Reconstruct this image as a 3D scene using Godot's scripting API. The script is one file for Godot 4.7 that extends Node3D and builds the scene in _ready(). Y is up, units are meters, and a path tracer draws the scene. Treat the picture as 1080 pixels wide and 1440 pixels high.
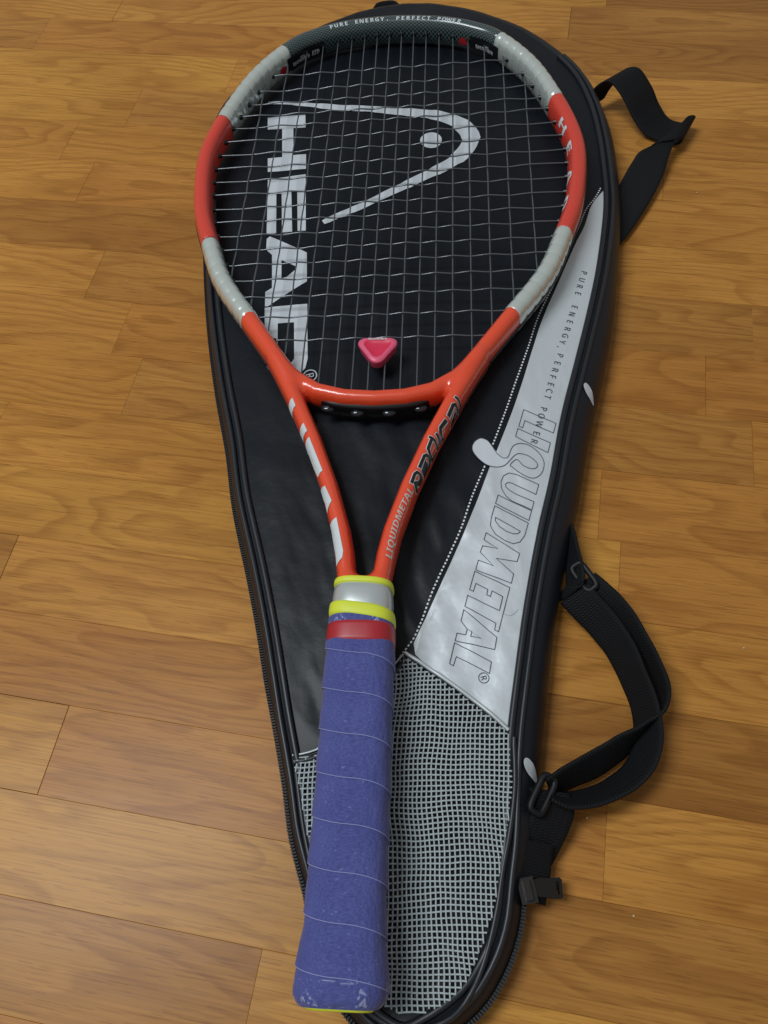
extends Node3D

const MM := 0.001
var rng := RandomNumberGenerator.new()
var wob := FastNoiseLite.new()
var fine := FastNoiseLite.new()
var bag: Node3D
var racket: Node3D
var M := {}

# ------------------------------------------------------------------ helpers
func srgb(r: float, g: float, b: float) -> Color:
	return Color(r / 255.0, g / 255.0, b / 255.0)

func mat(c: Color, rough: float, metal := 0.0, spec := 0.5) -> StandardMaterial3D:
	var m := StandardMaterial3D.new()
	m.albedo_color = c
	m.roughness = rough
	m.metallic = metal
	m.metallic_specular = spec
	return m

func noise_tex(freq: float, normal: bool, strength := 4.0, size := 256, seed_ := 3, octaves := 3) -> NoiseTexture2D:
	var t := NoiseTexture2D.new()
	var n := FastNoiseLite.new()
	n.seed = seed_
	n.frequency = freq
	n.fractal_octaves = octaves
	t.noise = n
	t.width = size
	t.height = size
	t.seamless = true
	t.as_normal_map = normal
	t.bump_strength = strength
	return t

func v2(a: Array) -> PackedVector2Array:            # millimetres to metres
	var o := PackedVector2Array()
	for i in range(0, a.size(), 2):
		o.append(Vector2(a[i], a[i + 1]) * MM)
	return o

func v3(a: Array) -> PackedVector3Array:
	var o := PackedVector3Array()
	for i in range(0, a.size(), 3):
		o.append(Vector3(a[i], a[i + 1], a[i + 2]) * MM)
	return o

func cr2(p: PackedVector2Array, step: float, closed := false) -> PackedVector2Array:
	var q := PackedVector3Array()
	for x in p:
		q.append(Vector3(x.x, 0, x.y))
	var o := PackedVector2Array()
	for x in cr3(q, step, closed):
		o.append(Vector2(x.x, x.z))
	return o

func cr3(p: PackedVector3Array, step: float, closed := false) -> PackedVector3Array:   # Catmull-Rom, then even spacing
	var n := p.size()
	var raw := PackedVector3Array()
	var segs := n if closed else n - 1
	for i in segs:
		var a := p[(i - 1 + n) % n] if closed else p[maxi(i - 1, 0)]
		var b := p[i]
		var c := p[(i + 1) % n]
		var d := p[(i + 2) % n] if closed else p[mini(i + 2, n - 1)]
		for k in 24:
			raw.append(b.cubic_interpolate(c, a, d, k / 24.0))
	raw.append(p[0] if closed else p[n - 1])
	var total := 0.0
	for i in range(1, raw.size()):
		total += raw[i].distance_to(raw[i - 1])
	var count := maxi(2, int(round(total / step)))
	var o := PackedVector3Array()
	var at := 0.0
	var want := 0.0
	var k := 0
	for i in range(1, raw.size()):
		var l := raw[i].distance_to(raw[i - 1])
		while k < count and want <= at + l + 1e-9:
			o.append(raw[i - 1].lerp(raw[i], (want - at) / maxf(l, 1e-9)))
			k += 1
			want = total * k / count
		at += l
	if not closed:
		o.append(raw[raw.size() - 1])
	return o

func part(called: String, mesh: Mesh, m: Material, parent: Node3D) -> MeshInstance3D:
	var o := MeshInstance3D.new()
	o.name = called
	o.mesh = mesh
	o.material_override = m
	parent.add_child(o, true)
	return o

func thing(called: String, label: String, category: String, at := Vector3.ZERO, turn := 0.0, group := "") -> Node3D:
	var o := Node3D.new()
	o.name = called
	o.position = at
	o.rotation.y = turn
	tag(o, label, category, group)
	add_child(o, true)
	return o

func tag(o: Node3D, label: String, category: String, group := "") -> void:
	o.set_meta("label", label)
	o.set_meta("category", category)
	if group:
		o.set_meta("group", group)

func begin() -> SurfaceTool:
	var st := SurfaceTool.new()
	st.begin(Mesh.PRIMITIVE_TRIANGLES)
	return st

func done(st: SurfaceTool) -> ArrayMesh:
	st.generate_normals()
	return st.commit()

# rows x cols of points; uv in metres if given
func sheet(pts: Array, st: SurfaceTool, close_cols := false, uvs: Array = [], base := 0) -> int:
	var rows := pts.size()
	var cols: int = pts[0].size()
	for i in rows:
		for j in cols:
			st.set_uv(uvs[i][j] if uvs.size() else Vector2(j, i) * 0.01)
			st.add_vertex(pts[i][j])
	for i in rows - 1:
		for j in (cols if close_cols else cols - 1):
			var a := base + i * cols + j
			var b := base + i * cols + (j + 1) % cols
			var c := a + cols
			var d := b + cols
			for k in [a, b, c, b, d, c]:
				st.add_index(k)
	return base + rows * cols

func tube_rings(path: PackedVector3Array, r: float, sides: int, up := Vector3.UP) -> Array:
	var rows := []
	var n := path.size()
	for i in n:
		var t := (path[mini(i + 1, n - 1)] - path[maxi(i - 1, 0)]).normalized()
		var sx := t.cross(up)
		if sx.length() < 0.05:
			sx = t.cross(Vector3.RIGHT)
		sx = sx.normalized()
		var sy := sx.cross(t).normalized()
		var ring := PackedVector3Array()
		for k in sides:
			var a := TAU * k / sides
			ring.append(path[i] + (sx * cos(a) + sy * sin(a)) * r)
		rows.append(ring)
	return rows

func tube(path: PackedVector3Array, r: float, sides := 8) -> ArrayMesh:
	var st := begin()
	sheet(tube_rings(path, r, sides), st, true)
	return done(st)

func add_tri(st: SurfaceTool, a: Vector3, b: Vector3, c: Vector3) -> void:
	st.add_vertex(a)
	st.add_vertex(b)
	st.add_vertex(c)

func add_box(st: SurfaceTool, t: Transform3D, s: Vector3) -> void:
	var h := s / 2.0
	st.set_smooth_group(-1)
	for f in [[Vector3(1, 0, 0), Vector3(0, 1, 0), Vector3(0, 0, 1)], [Vector3(0, 1, 0), Vector3(0, 0, 1), Vector3(1, 0, 0)], [Vector3(0, 0, 1), Vector3(1, 0, 0), Vector3(0, 1, 0)]]:
		for sg in [1.0, -1.0]:
			var n: Vector3 = f[0] * sg
			var a: Vector3 = f[1]
			var b: Vector3 = f[2] * sg
			var q := []
			for e in [[-1, -1], [1, -1], [1, 1], [-1, 1]]:
				q.append(t * ((n + a * e[0] + b * e[1]) * h))
			add_tri(st, q[0], q[2], q[1])
			add_tri(st, q[0], q[3], q[2])

# flat print laid on a surface: polygon in (u, v), mapped by surf
func cut_tri(st: SurfaceTool, a: Vector2, b: Vector2, c: Vector2, edge: float, surf: Callable) -> void:
	var ab := a.distance_to(b)
	var bc := b.distance_to(c)
	var ca := c.distance_to(a)
	var m := maxf(ab, maxf(bc, ca))
	if m <= edge:
		var area := (b - a).cross(c - a)
		if absf(area) < 1e-12:
			return
		if area < 0.0:
			var t := b
			b = c
			c = t
		for q in [a, c, b]:
			st.set_uv(q)
			st.add_vertex(surf.call(q))
		return
	if m == ab:
		var d := (a + b) / 2.0
		cut_tri(st, a, d, c, edge, surf)
		cut_tri(st, d, b, c, edge, surf)
	elif m == bc:
		var d := (b + c) / 2.0
		cut_tri(st, a, b, d, edge, surf)
		cut_tri(st, a, d, c, edge, surf)
	else:
		var d := (c + a) / 2.0
		cut_tri(st, a, b, d, edge, surf)
		cut_tri(st, d, b, c, edge, surf)

func fill(st: SurfaceTool, poly: PackedVector2Array, edge: float, surf: Callable) -> void:
	var t := Geometry2D.triangulate_polygon(poly)
	if t.is_empty():
		print("no triangles for a polygon of ", poly.size())
	for i in range(0, t.size(), 3):
		cut_tri(st, poly[t[i]], poly[t[i + 1]], poly[t[i + 2]], edge, surf)

func keyhole(outer: PackedVector2Array, hole: PackedVector2Array) -> PackedVector2Array:
	if Geometry2D.is_polygon_clockwise(outer) == Geometry2D.is_polygon_clockwise(hole):
		hole = hole.duplicate()
		hole.reverse()
	var bi := 0
	var bj := 0
	var best := 1e9
	for i in outer.size():
		for j in hole.size():
			var d := outer[i].distance_to(hole[j])
			if d < best:
				best = d
				bi = i
				bj = j
	var o := PackedVector2Array()
	for i in bi + 1:
		o.append(outer[i])
	for j in hole.size() + 1:
		o.append(hole[(bj + j) % hole.size()] + (Vector2(1e-6, 1e-6) if j == hole.size() else Vector2.ZERO))
	o.append(outer[bi] + Vector2(1e-6, 1e-6))
	for i in range(bi + 1, outer.size()):
		o.append(outer[i])
	return o

func stroke(st: SurfaceTool, line: PackedVector2Array, w: Array, surf: Callable, closed := false, edge := 0.004) -> void:
	var n := line.size()
	var l := PackedVector2Array()
	var r := PackedVector2Array()
	for i in n:
		var a := line[(i - 1 + n) % n] if closed or i > 0 else line[i]
		var b := line[(i + 1) % n] if closed or i < n - 1 else line[i]
		var d0 := (line[i] - a).normalized() if a != line[i] else (b - line[i]).normalized()
		var d1 := (b - line[i]).normalized() if b != line[i] else d0
		var nn := Vector2(-(d0 + d1).y, (d0 + d1).x).normalized()
		var k := clampf(1.0 / maxf(absf(nn.dot(Vector2(-d0.y, d0.x))), 0.45), 1.0, 2.2)
		var ww: float = w[i * (w.size() - 1) / maxi(n - 1, 1)] if w.size() > 1 else w[0]
		l.append(line[i] + nn * ww * 0.5 * k)
		r.append(line[i] - nn * ww * 0.5 * k)
	for i in (n if closed else n - 1):
		var j := (i + 1) % n
		cut_tri(st, l[i], r[i], r[j], edge, surf)
		cut_tri(st, l[i], r[j], l[j], edge, surf)

# triangles of a line of text, centred on x, baseline at y = 0
var glyph_cache := {}
func text_tris(s: String, cap: float, bold := false) -> PackedVector2Array:
	var key := "%s|%f|%s" % [s, cap, bold]
	if glyph_cache.has(key):
		return glyph_cache[key]
	var tm := TextMesh.new()
	var f := SystemFont.new()
	f.font_names = PackedStringArray(["Droid Sans"])
	f.font_weight = 700 if bold else 400
	tm.font = f
	tm.text = s
	tm.font_size = 64
	tm.pixel_size = 1.0 / 64.0
	tm.depth = 0.0
	tm.curve_step = 4.0
	tm.vertical_alignment = VERTICAL_ALIGNMENT_BOTTOM
	var arr := tm.get_mesh_arrays()
	var vs: PackedVector3Array = arr[Mesh.ARRAY_VERTEX]
	var idx = arr[Mesh.ARRAY_INDEX]
	var o := PackedVector2Array()
	var lo := 1e9
	var hi := -1e9
	for v in vs:
		lo = minf(lo, v.y)
		hi = maxf(hi, v.y)
	var k := cap / maxf(hi - lo, 0.001)
	var seq: PackedInt32Array = idx if idx != null and idx.size() else PackedInt32Array(range(vs.size()))
	for i in seq:
		o.append(Vector2(vs[i].x, vs[i].y - lo) * k)
	glyph_cache[key] = o
	return o

func put_text(st: SurfaceTool, tris: PackedVector2Array, place: Callable, edge: float, surf: Callable) -> void:
	for i in range(0, tris.size() - 2, 3):
		cut_tri(st, place.call(tris[i]), place.call(tris[i + 1]), place.call(tris[i + 2]), edge, surf)

# ------------------------------------------------------------------ scene
func _ready() -> void:
	rng.seed = 7
	wob.seed = 11
	wob.frequency = 1.0
	wob.fractal_octaves = 3
	fine.seed = 5
	fine.frequency = 1.0
	fine.fractal_octaves = 2

	var cam := Camera3D.new()
	cam.name = "camera"
	var pitch := 1.07484
	var roll := -0.140643
	var fwd := Vector3(0, -sin(pitch), -cos(pitch))
	var up0 := Vector3(0, cos(pitch), -sin(pitch))
	var rt := Vector3.RIGHT * cos(roll) + up0 * sin(roll)
	var up := -Vector3.RIGHT * sin(roll) + up0 * cos(roll)
	cam.transform = Transform3D(Basis(rt, up, -fwd), Vector3(0, 0.42725, 0))
	cam.fov = rad_to_deg(2.0 * atan(720.0 / 1130.6))
	cam.near = 0.02
	cam.far = 50.0
	add_child(cam)
	cam.current = true

	var we := WorldEnvironment.new()
	we.name = "environment"
	var env := Environment.new()
	env.background_mode = Environment.BG_COLOR
	env.background_color = Color(0.24, 0.24, 0.235).linear_to_srgb()
	env.tonemap_mode = Environment.TONE_MAPPER_LINEAR
	env.tonemap_exposure = 1.03
	env.sdfgi_enabled = true
	env.ssao_enabled = true
	env.ssil_enabled = true
	we.environment = env
	add_child(we)

	var lamp := AreaLight3D.new()
	lamp.name = "ceiling_lamp_light"
	lamp.area_size = Vector2(1.25, 0.6)
	lamp.light_energy = 4.9
	lamp.light_color = srgb(243, 250, 255)
	lamp.shadow_enabled = true
	lamp.transform = Transform3D(Basis(Vector3.RIGHT, -PI / 2), Vector3(-1.1, 2.45, -0.4))
	lamp.rotate_object_local(Vector3.FORWARD, 0.0)
	add_child(lamp)

	materials()
	build_floor()
	build_bag()
	build_racket()
	build_dampener()
	build_crumbs()

# ------------------------------------------------------------------ materials
func wood_image(seed_: int, arch: float) -> Image:
	var w := 2048
	var h := 448
	var im := Image.create(w, h, false, Image.FORMAT_RGB8)
	var a := FastNoiseLite.new()
	a.seed = seed_
	a.frequency = 1.0
	a.fractal_octaves = 2
	var b := FastNoiseLite.new()
	b.seed = seed_ + 40
	b.frequency = 1.0
	b.fractal_octaves = 2
	var dark := Color(0.565, 0.37, 0.175)
	var light := Color(0.80, 0.585, 0.305)
	var lens := 0.8 / w
	var wide := 0.18 / h
	for y in h:
		for x in w:
			var u := x * lens
			var v := y * wide
			var low := a.get_noise_2d(u * 3.0, v * 16.0)
			var sway := a.get_noise_2d(u * 9.0 + 40.0, v * 30.0)
			var q := v * 75.0 + low * 3.4 + sway * 0.5
			if arch > 0.0:
				var c := fposmod(v, 0.06) - 0.03
				q = sqrt(c * c * 5200.0 + pow((u - 0.4 + low * 0.15) * arch, 2.0)) + sway * 0.9 + low * 1.2
			var ring := fposmod(q, 1.0)
			ring = smoothstep(0.35, 0.88, ring) * (1.0 - smoothstep(0.88, 1.0, ring))
			var fib := b.get_noise_2d(u * 6.0, v * 800.0)
			var pore := smoothstep(0.36, 0.52, b.get_noise_2d(u * 24.0 + 9.0, v * 1250.0 + 7.0))
			var patch := a.get_noise_2d(u * 4.0 + 90.0, v * 10.0)
			var t := clampf(0.64 - ring * 0.26 + fib * 0.23 + patch * 0.22, 0.0, 1.0)
			var col := dark.lerp(light, t)
			col = col.lerp(Color(0.40, 0.24, 0.10), pore * 0.27)
			im.set_pixel(x, y, col)
	return im

func lattice_image(line: Color, ground: Color) -> Image:      # small diamond scale print of the frame
	var n := 96
	var im := Image.create(n, n, false, Image.FORMAT_RGB8)
	for y in n:
		for x in n:
			var p := Vector2(x, y) / n
			var d1 := absf(fposmod(p.x + p.y, 1.0) - 0.5)
			var d2 := absf(fposmod(p.x - p.y, 1.0) - 0.5)
			var e := minf(d1, d2)
			im.set_pixel(x, y, line.lerp(ground, smoothstep(0.05, 0.14, e)))
	return im

func web_images() -> Array:
	var n := 128
	var im := Image.create(n, n, false, Image.FORMAT_RGB8)
	for y in n:
		for x in n:
			var rib := 0.5 + 0.5 * sin(TAU * y / 16.0 + 0.9 * sin(TAU * x / 32.0))
			var k := 0.5 + 0.5 * sin(TAU * x / 8.0 + (PI if (y / 16) % 2 == 0 else 0.0))
			var v := clampf(0.15 + 0.6 * rib + 0.25 * k * rib, 0.0, 1.0)
			im.set_pixel(x, y, Color(v, v, v))
	var nm := im.duplicate()
	nm.bump_map_to_normal_map(3.0)
	return [im, nm]

func materials() -> void:
	var tones := [srgb(255, 252, 238), srgb(232, 227, 218), srgb(250, 245, 226), srgb(222, 215, 204), srgb(255, 255, 232), srgb(240, 230, 216)]
	var pics := [ImageTexture.create_from_image(wood_image(3, 0.0)), ImageTexture.create_from_image(wood_image(17, 9.0)), ImageTexture.create_from_image(wood_image(29, 16.0))]
	var wn := noise_tex(0.02, true, 1.2, 512, 8, 4)
	M.wood = []
	for p in pics:
		for t in tones:
			var m := mat(t, 0.33, 0.0, 0.28)
			m.albedo_texture = p
			m.normal_enabled = true
			m.normal_texture = wn
			m.normal_scale = 0.12
			M.wood.append(m)
	M.subfloor = mat(srgb(140, 98, 50), 0.7)
	var vin := mat(srgb(16, 21, 28), 0.4, 0.0, 0.34)
	vin.normal_enabled = true
	vin.normal_texture = noise_tex(0.012, true, 2.0, 512, 21, 5)
	vin.normal_scale = 0.35
	vin.uv1_scale = Vector3(9, 9, 9)
	M.vinyl = vin
	var gus := mat(srgb(19, 24, 31), 0.46, 0.0, 0.42)
	gus.normal_enabled = true
	gus.normal_texture = noise_tex(0.05, true, 1.5, 256, 22, 3)
	gus.normal_scale = 0.25
	gus.uv1_scale = Vector3(20, 20, 20)
	M.gusset = gus
	M.piping = mat(srgb(28, 32, 38), 0.42)
	M.zip = mat(srgb(20, 21, 24), 0.6)
	var sil := mat(srgb(202, 209, 213), 0.4, 0.3, 0.5)
	sil.normal_enabled = true
	sil.normal_texture = noise_tex(0.008, true, 3.0, 512, 31, 4)
	sil.normal_scale = 0.4
	sil.uv1_scale = Vector3(8, 8, 8)
	M.silver_vinyl = sil
	M.trim = mat(srgb(190, 196, 198), 0.4, 0.3)
	M.ink = mat(srgb(48, 54, 64), 0.6)
	M.white_print = mat(srgb(196, 203, 208), 0.55)
	M.thread = mat(srgb(218, 222, 224), 0.7)
	M.crumb = mat(srgb(196, 176, 134), 0.8)
	M.netting = mat(srgb(168, 178, 180), 0.55)
	var wi := web_images()
	var web := mat(srgb(16, 17, 20), 0.7, 0.0, 0.35)
	web.albedo_texture = null
	web.normal_enabled = true
	web.normal_texture = ImageTexture.create_from_image(wi[1])
	web.normal_scale = 1.6
	web.uv1_scale = Vector3(1, 1, 1)
	M.web = web
	M.plastic = mat(srgb(17, 19, 22), 0.5, 0.0, 0.4)
	M.gunmetal = mat(srgb(58, 55, 54), 0.28, 0.8)
	# racket
	var dk := mat(Color.WHITE, 0.3)
	dk.albedo_texture = ImageTexture.create_from_image(lattice_image(Color(0.37, 0.45, 0.45), Color(0.10, 0.14, 0.145)))
	dk.clearcoat_enabled = true
	dk.clearcoat = 0.6
	dk.clearcoat_roughness = 0.12
	dk.uv1_scale = Vector3(300, 400, 1)
	M.frame_dark = dk
	var rd := mat(Color.WHITE, 0.34)
	rd.albedo_texture = ImageTexture.create_from_image(lattice_image(Color(0.86, 0.31, 0.24), Color(0.80, 0.21, 0.15)))
	rd.uv1_scale = Vector3(300, 400, 1)
	rd.clearcoat_enabled = true
	rd.clearcoat = 0.5
	rd.clearcoat_roughness = 0.2
	M.frame_red = rd
	var th := mat(srgb(228, 76, 42), 0.3)
	th.clearcoat_enabled = true
	th.clearcoat = 0.7
	th.clearcoat_roughness = 0.12
	th.normal_enabled = true
	th.normal_texture = noise_tex(0.02, true, 1.0, 256, 44, 3)
	th.normal_scale = 0.04
	th.uv1_triplanar = true
	th.uv1_scale = Vector3(18, 18, 18)
	M.throat = th
	var sv := mat(srgb(212, 221, 215), 0.26, 0.5)
	sv.clearcoat_enabled = true
	sv.clearcoat = 1.0
	sv.clearcoat_roughness = 0.08
	M.frame_silver = sv
	M.black = mat(srgb(18, 19, 21), 0.35)
	M.stud = mat(srgb(40, 42, 46), 0.12, 0.2)
	var strg := mat(srgb(92, 98, 103), 0.28, 0.5, 0.5)
	strg.clearcoat_enabled = true
	strg.clearcoat = 1.0
	strg.clearcoat_roughness = 0.2
	M.string = strg
	var gr := mat(Color.WHITE, 0.85)
	gr.albedo_texture = ImageTexture.create_from_image(grip_image())
	gr.normal_enabled = true
	gr.normal_texture = noise_tex(0.12, true, 3.0, 256, 51, 3)
	gr.normal_scale = 0.35
	gr.rim_enabled = true
	gr.rim = 0.3
	gr.rim_tint = 0.6
	M.grip = gr
	M.wrap_edge = mat(srgb(140, 146, 192), 0.9)
	var rt := mat(srgb(168, 26, 38), 0.42)
	rt.clearcoat_enabled = true
	rt.clearcoat = 0.4
	M.red_tape = rt
	var yl := mat(srgb(214, 224, 62), 0.5)
	yl.normal_enabled = true
	yl.normal_texture = noise_tex(0.03, true, 1.0, 128, 61, 2)
	yl.normal_scale = 0.15
	M.yellow = yl
	M.collar = mat(srgb(200, 206, 206), 0.28, 0.5)
	M.decal_white = mat(srgb(206, 214, 216), 0.4)
	M.decal_black = mat(srgb(26, 26, 30), 0.35)
	M.decal_grey = mat(srgb(196, 190, 186), 0.4, 0.2)
	var pk := mat(srgb(216, 74, 106), 0.35)
	pk.subsurf_scatter_enabled = true
	pk.subsurf_scatter_strength = 0.15
	M.pink = pk
	M.pink_deep = mat(srgb(214, 44, 78), 0.4)
	M.pink_pale = mat(srgb(222, 92, 124), 0.38)

func grip_image() -> Image:         # u runs round the handle, v along it; worn violet fabric with pale lint and rubbed patches near the butt
	var w := 512
	var h := 768
	var im := Image.create(w, h, false, Image.FORMAT_RGB8)
	var n := FastNoiseLite.new()
	n.seed = 71
	n.frequency = 1.0
	n.fractal_octaves = 4
	var m := FastNoiseLite.new()
	m.seed = 72
	m.frequency = 1.0
	m.fractal_octaves = 2
	var base := Color(0.262, 0.29, 0.545)
	for y in h:
		for x in w:
			var u := x * 0.1 / w
			var v := y * 0.152 / h
			var g := n.get_noise_2d(u * 900.0, v * 900.0)
			var s := m.get_noise_2d(u * 55.0 + 9.0, v * 55.0)
			var col := base.lightened(clampf(0.03 + g * 0.08 + s * 0.025, 0.0, 0.3)).darkened(clampf(-g * 0.12 - s * 0.03, 0.0, 0.4))
			var lint := smoothstep(0.60, 0.72, m.get_noise_2d(u * 700.0, v * 420.0 + 31.0))
			col = col.lerp(Color(0.62, 0.65, 0.82), lint * 0.38)
			var worn := smoothstep(-0.02, 0.30, n.get_noise_2d(u * 420.0 + 50.0, v * 330.0)) * smoothstep(-0.05, 0.2, m.get_noise_2d(u * 80.0 + 3.0, v * 60.0)) * (1.0 if v > 0.0015 and v < 0.0105 else 0.0)
			col = col.lerp(Color(0.66, 0.69, 0.78), worn * 0.75)
			im.set_pixel(x, y, col)
	return im

# ------------------------------------------------------------------ floor
func build_floor() -> void:
	var fl := Node3D.new()
	fl.name = "floor"
	fl.set_meta("kind", "structure")
	fl.set_meta("label", "strip parquet floor of warm brown teak under the bag")
	fl.rotation.y = -0.30098
	add_child(fl)
	var under := BoxMesh.new()
	under.size = Vector3(5, 0.02, 5)
	var u := part("subfloor", under, M.subfloor, fl)
	u.position = Vector3(0, -0.0125, -0.3)
	var pitch := 0.0477
	for row in range(-22, 6):
		var z1 := -0.030 + (row + 1) * pitch
		var z0 := z1 - pitch
		var near := row >= -3
		var x := -0.95 - rng.randf() * 0.3
		var cuts := {-10: [-0.360], -8: [-0.317], -13: [-0.276], -6: [-0.255], -1: [-0.219, 0.0707], 1: [-0.0843], -11: [0.0897], -15: [0.0073], -3: [-0.289]}
		var stops := []
		while x < 0.75:
			stops.append(x)
			x += rng.randf_range(0.30, 0.46)
		stops.append(x)
		for c in cuts.get(row, []):
			var bi := 1
			for i in range(1, stops.size() - 1):
				if absf(stops[i] - c) < absf(stops[bi] - c):
					bi = i
			stops[bi] = c
		for i in stops.size() - 1:
			plank(fl, stops[i], stops[i + 1], z0, z1)

func plank(fl: Node3D, x0: float, x1: float, z0: float, z1: float) -> void:
	var st := begin()
	var gap := rng.randf_range(0.00002, 0.00006)
	if rng.randf() < 0.10:
		gap = 0.00022
	var top := rng.randf_range(-0.00015, 0.0)
	var c := 0.00015
	var a := x0 + gap
	var b := x1 - gap
	var d := z0 + gap
	var e := z1 - gap
	var uo := Vector2(rng.randf_range(0.0, 0.38) , rng.randf_range(0.0, 0.125))
	var flip := -1.0 if rng.randf() < 0.5 else 1.0
	var rings := []
	var uvs := []
	for q in [[0.0, -0.002], [0.0, -c + top], [c, top]]:
		var k: float = q[0]
		var y: float = q[1]
		var r := [Vector3(a + k, y, d + k), Vector3(b - k, y, d + k), Vector3(b - k, y, e - k), Vector3(a + k, y, e - k)]
		rings.append(r)
		var uv := []
		for p in r:
			var l: float = p.x - x0 if flip > 0 else x1 - p.x
			uv.append(Vector2((uo.x + l) / 0.8, (uo.y + p.z - z0) / 0.18))
		uvs.append(uv)
	st.set_smooth_group(-1)
	for i in 2:
		for j in 4:
			var k := (j + 1) % 4
			for q in [[i, j], [i, k], [i + 1, j], [i, k], [i + 1, k], [i + 1, j]]:
				st.set_uv(uvs[q[0]][q[1]])
				st.add_vertex(rings[q[0]][q[1]])
	for q in [0, 1, 2, 0, 2, 3]:
		st.set_uv(uvs[2][q])
		st.add_vertex(rings[2][q])
	part("plank", done(st), M.wood[rng.randi() % M.wood.size()], fl)

# ------------------------------------------------------------------ bag
func tab_at(v: float, t: Array) -> float:
	var x := clampf(v / 0.1, 0.0, t.size() - 1.001)
	var i := int(x)
	return lerpf(t[i], t[i + 1], x - i)

func bag_h(u: float, v: float) -> float:
	var uc := tab_at(v, [0.008, 0.005, 0, 0, 0, 0, 0, 0, 0])
	var hw := tab_at(v, [0.05, 0.058, 0.083, 0.107, 0.133, 0.152, 0.154, 0.15, 0.15])
	var he := 0.022 + 0.006 * smoothstep(0.0, 0.25, v) - 0.004 * smoothstep(0.70, 0.79, v)
	var bul := 0.001 + 0.005 * smoothstep(0.2, 0.45, v)
	var s := (u - uc) / hw
	var inner := clampf(1.0 - s * s, 0.0, 1.0)
	return he + bul * inner + inner * (wob.get_noise_2d(u * 9.0, v * 7.0) * 0.0016 + wob.get_noise_2d(u * 30.0 + 7.0, v * 16.0) * 0.0007 + (1.0 - absf(wob.get_noise_2d(u * 24.0 + 60.0 + v * 9.0, v * 13.0 - u * 8.0)) * 2.2) * 0.0010 * smoothstep(0.5, 0.2, v))

func on_bag(p: Vector2, lift: float) -> Vector3:
	return Vector3(p.x, bag_h(p.x, p.y) + lift, -p.y)

func span(poly: PackedVector2Array, v: float) -> Vector2:
	var lo := 1e9
	var hi := -1e9
	var n := poly.size()
	for i in n:
		var a := poly[i]
		var b := poly[(i + 1) % n]
		if (a.y - v) * (b.y - v) <= 0.0 and a.y != b.y:
			var x := lerpf(a.x, b.x, (v - a.y) / (b.y - a.y))
			lo = minf(lo, x)
			hi = maxf(hi, x)
	return Vector2(lo, hi)

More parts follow.
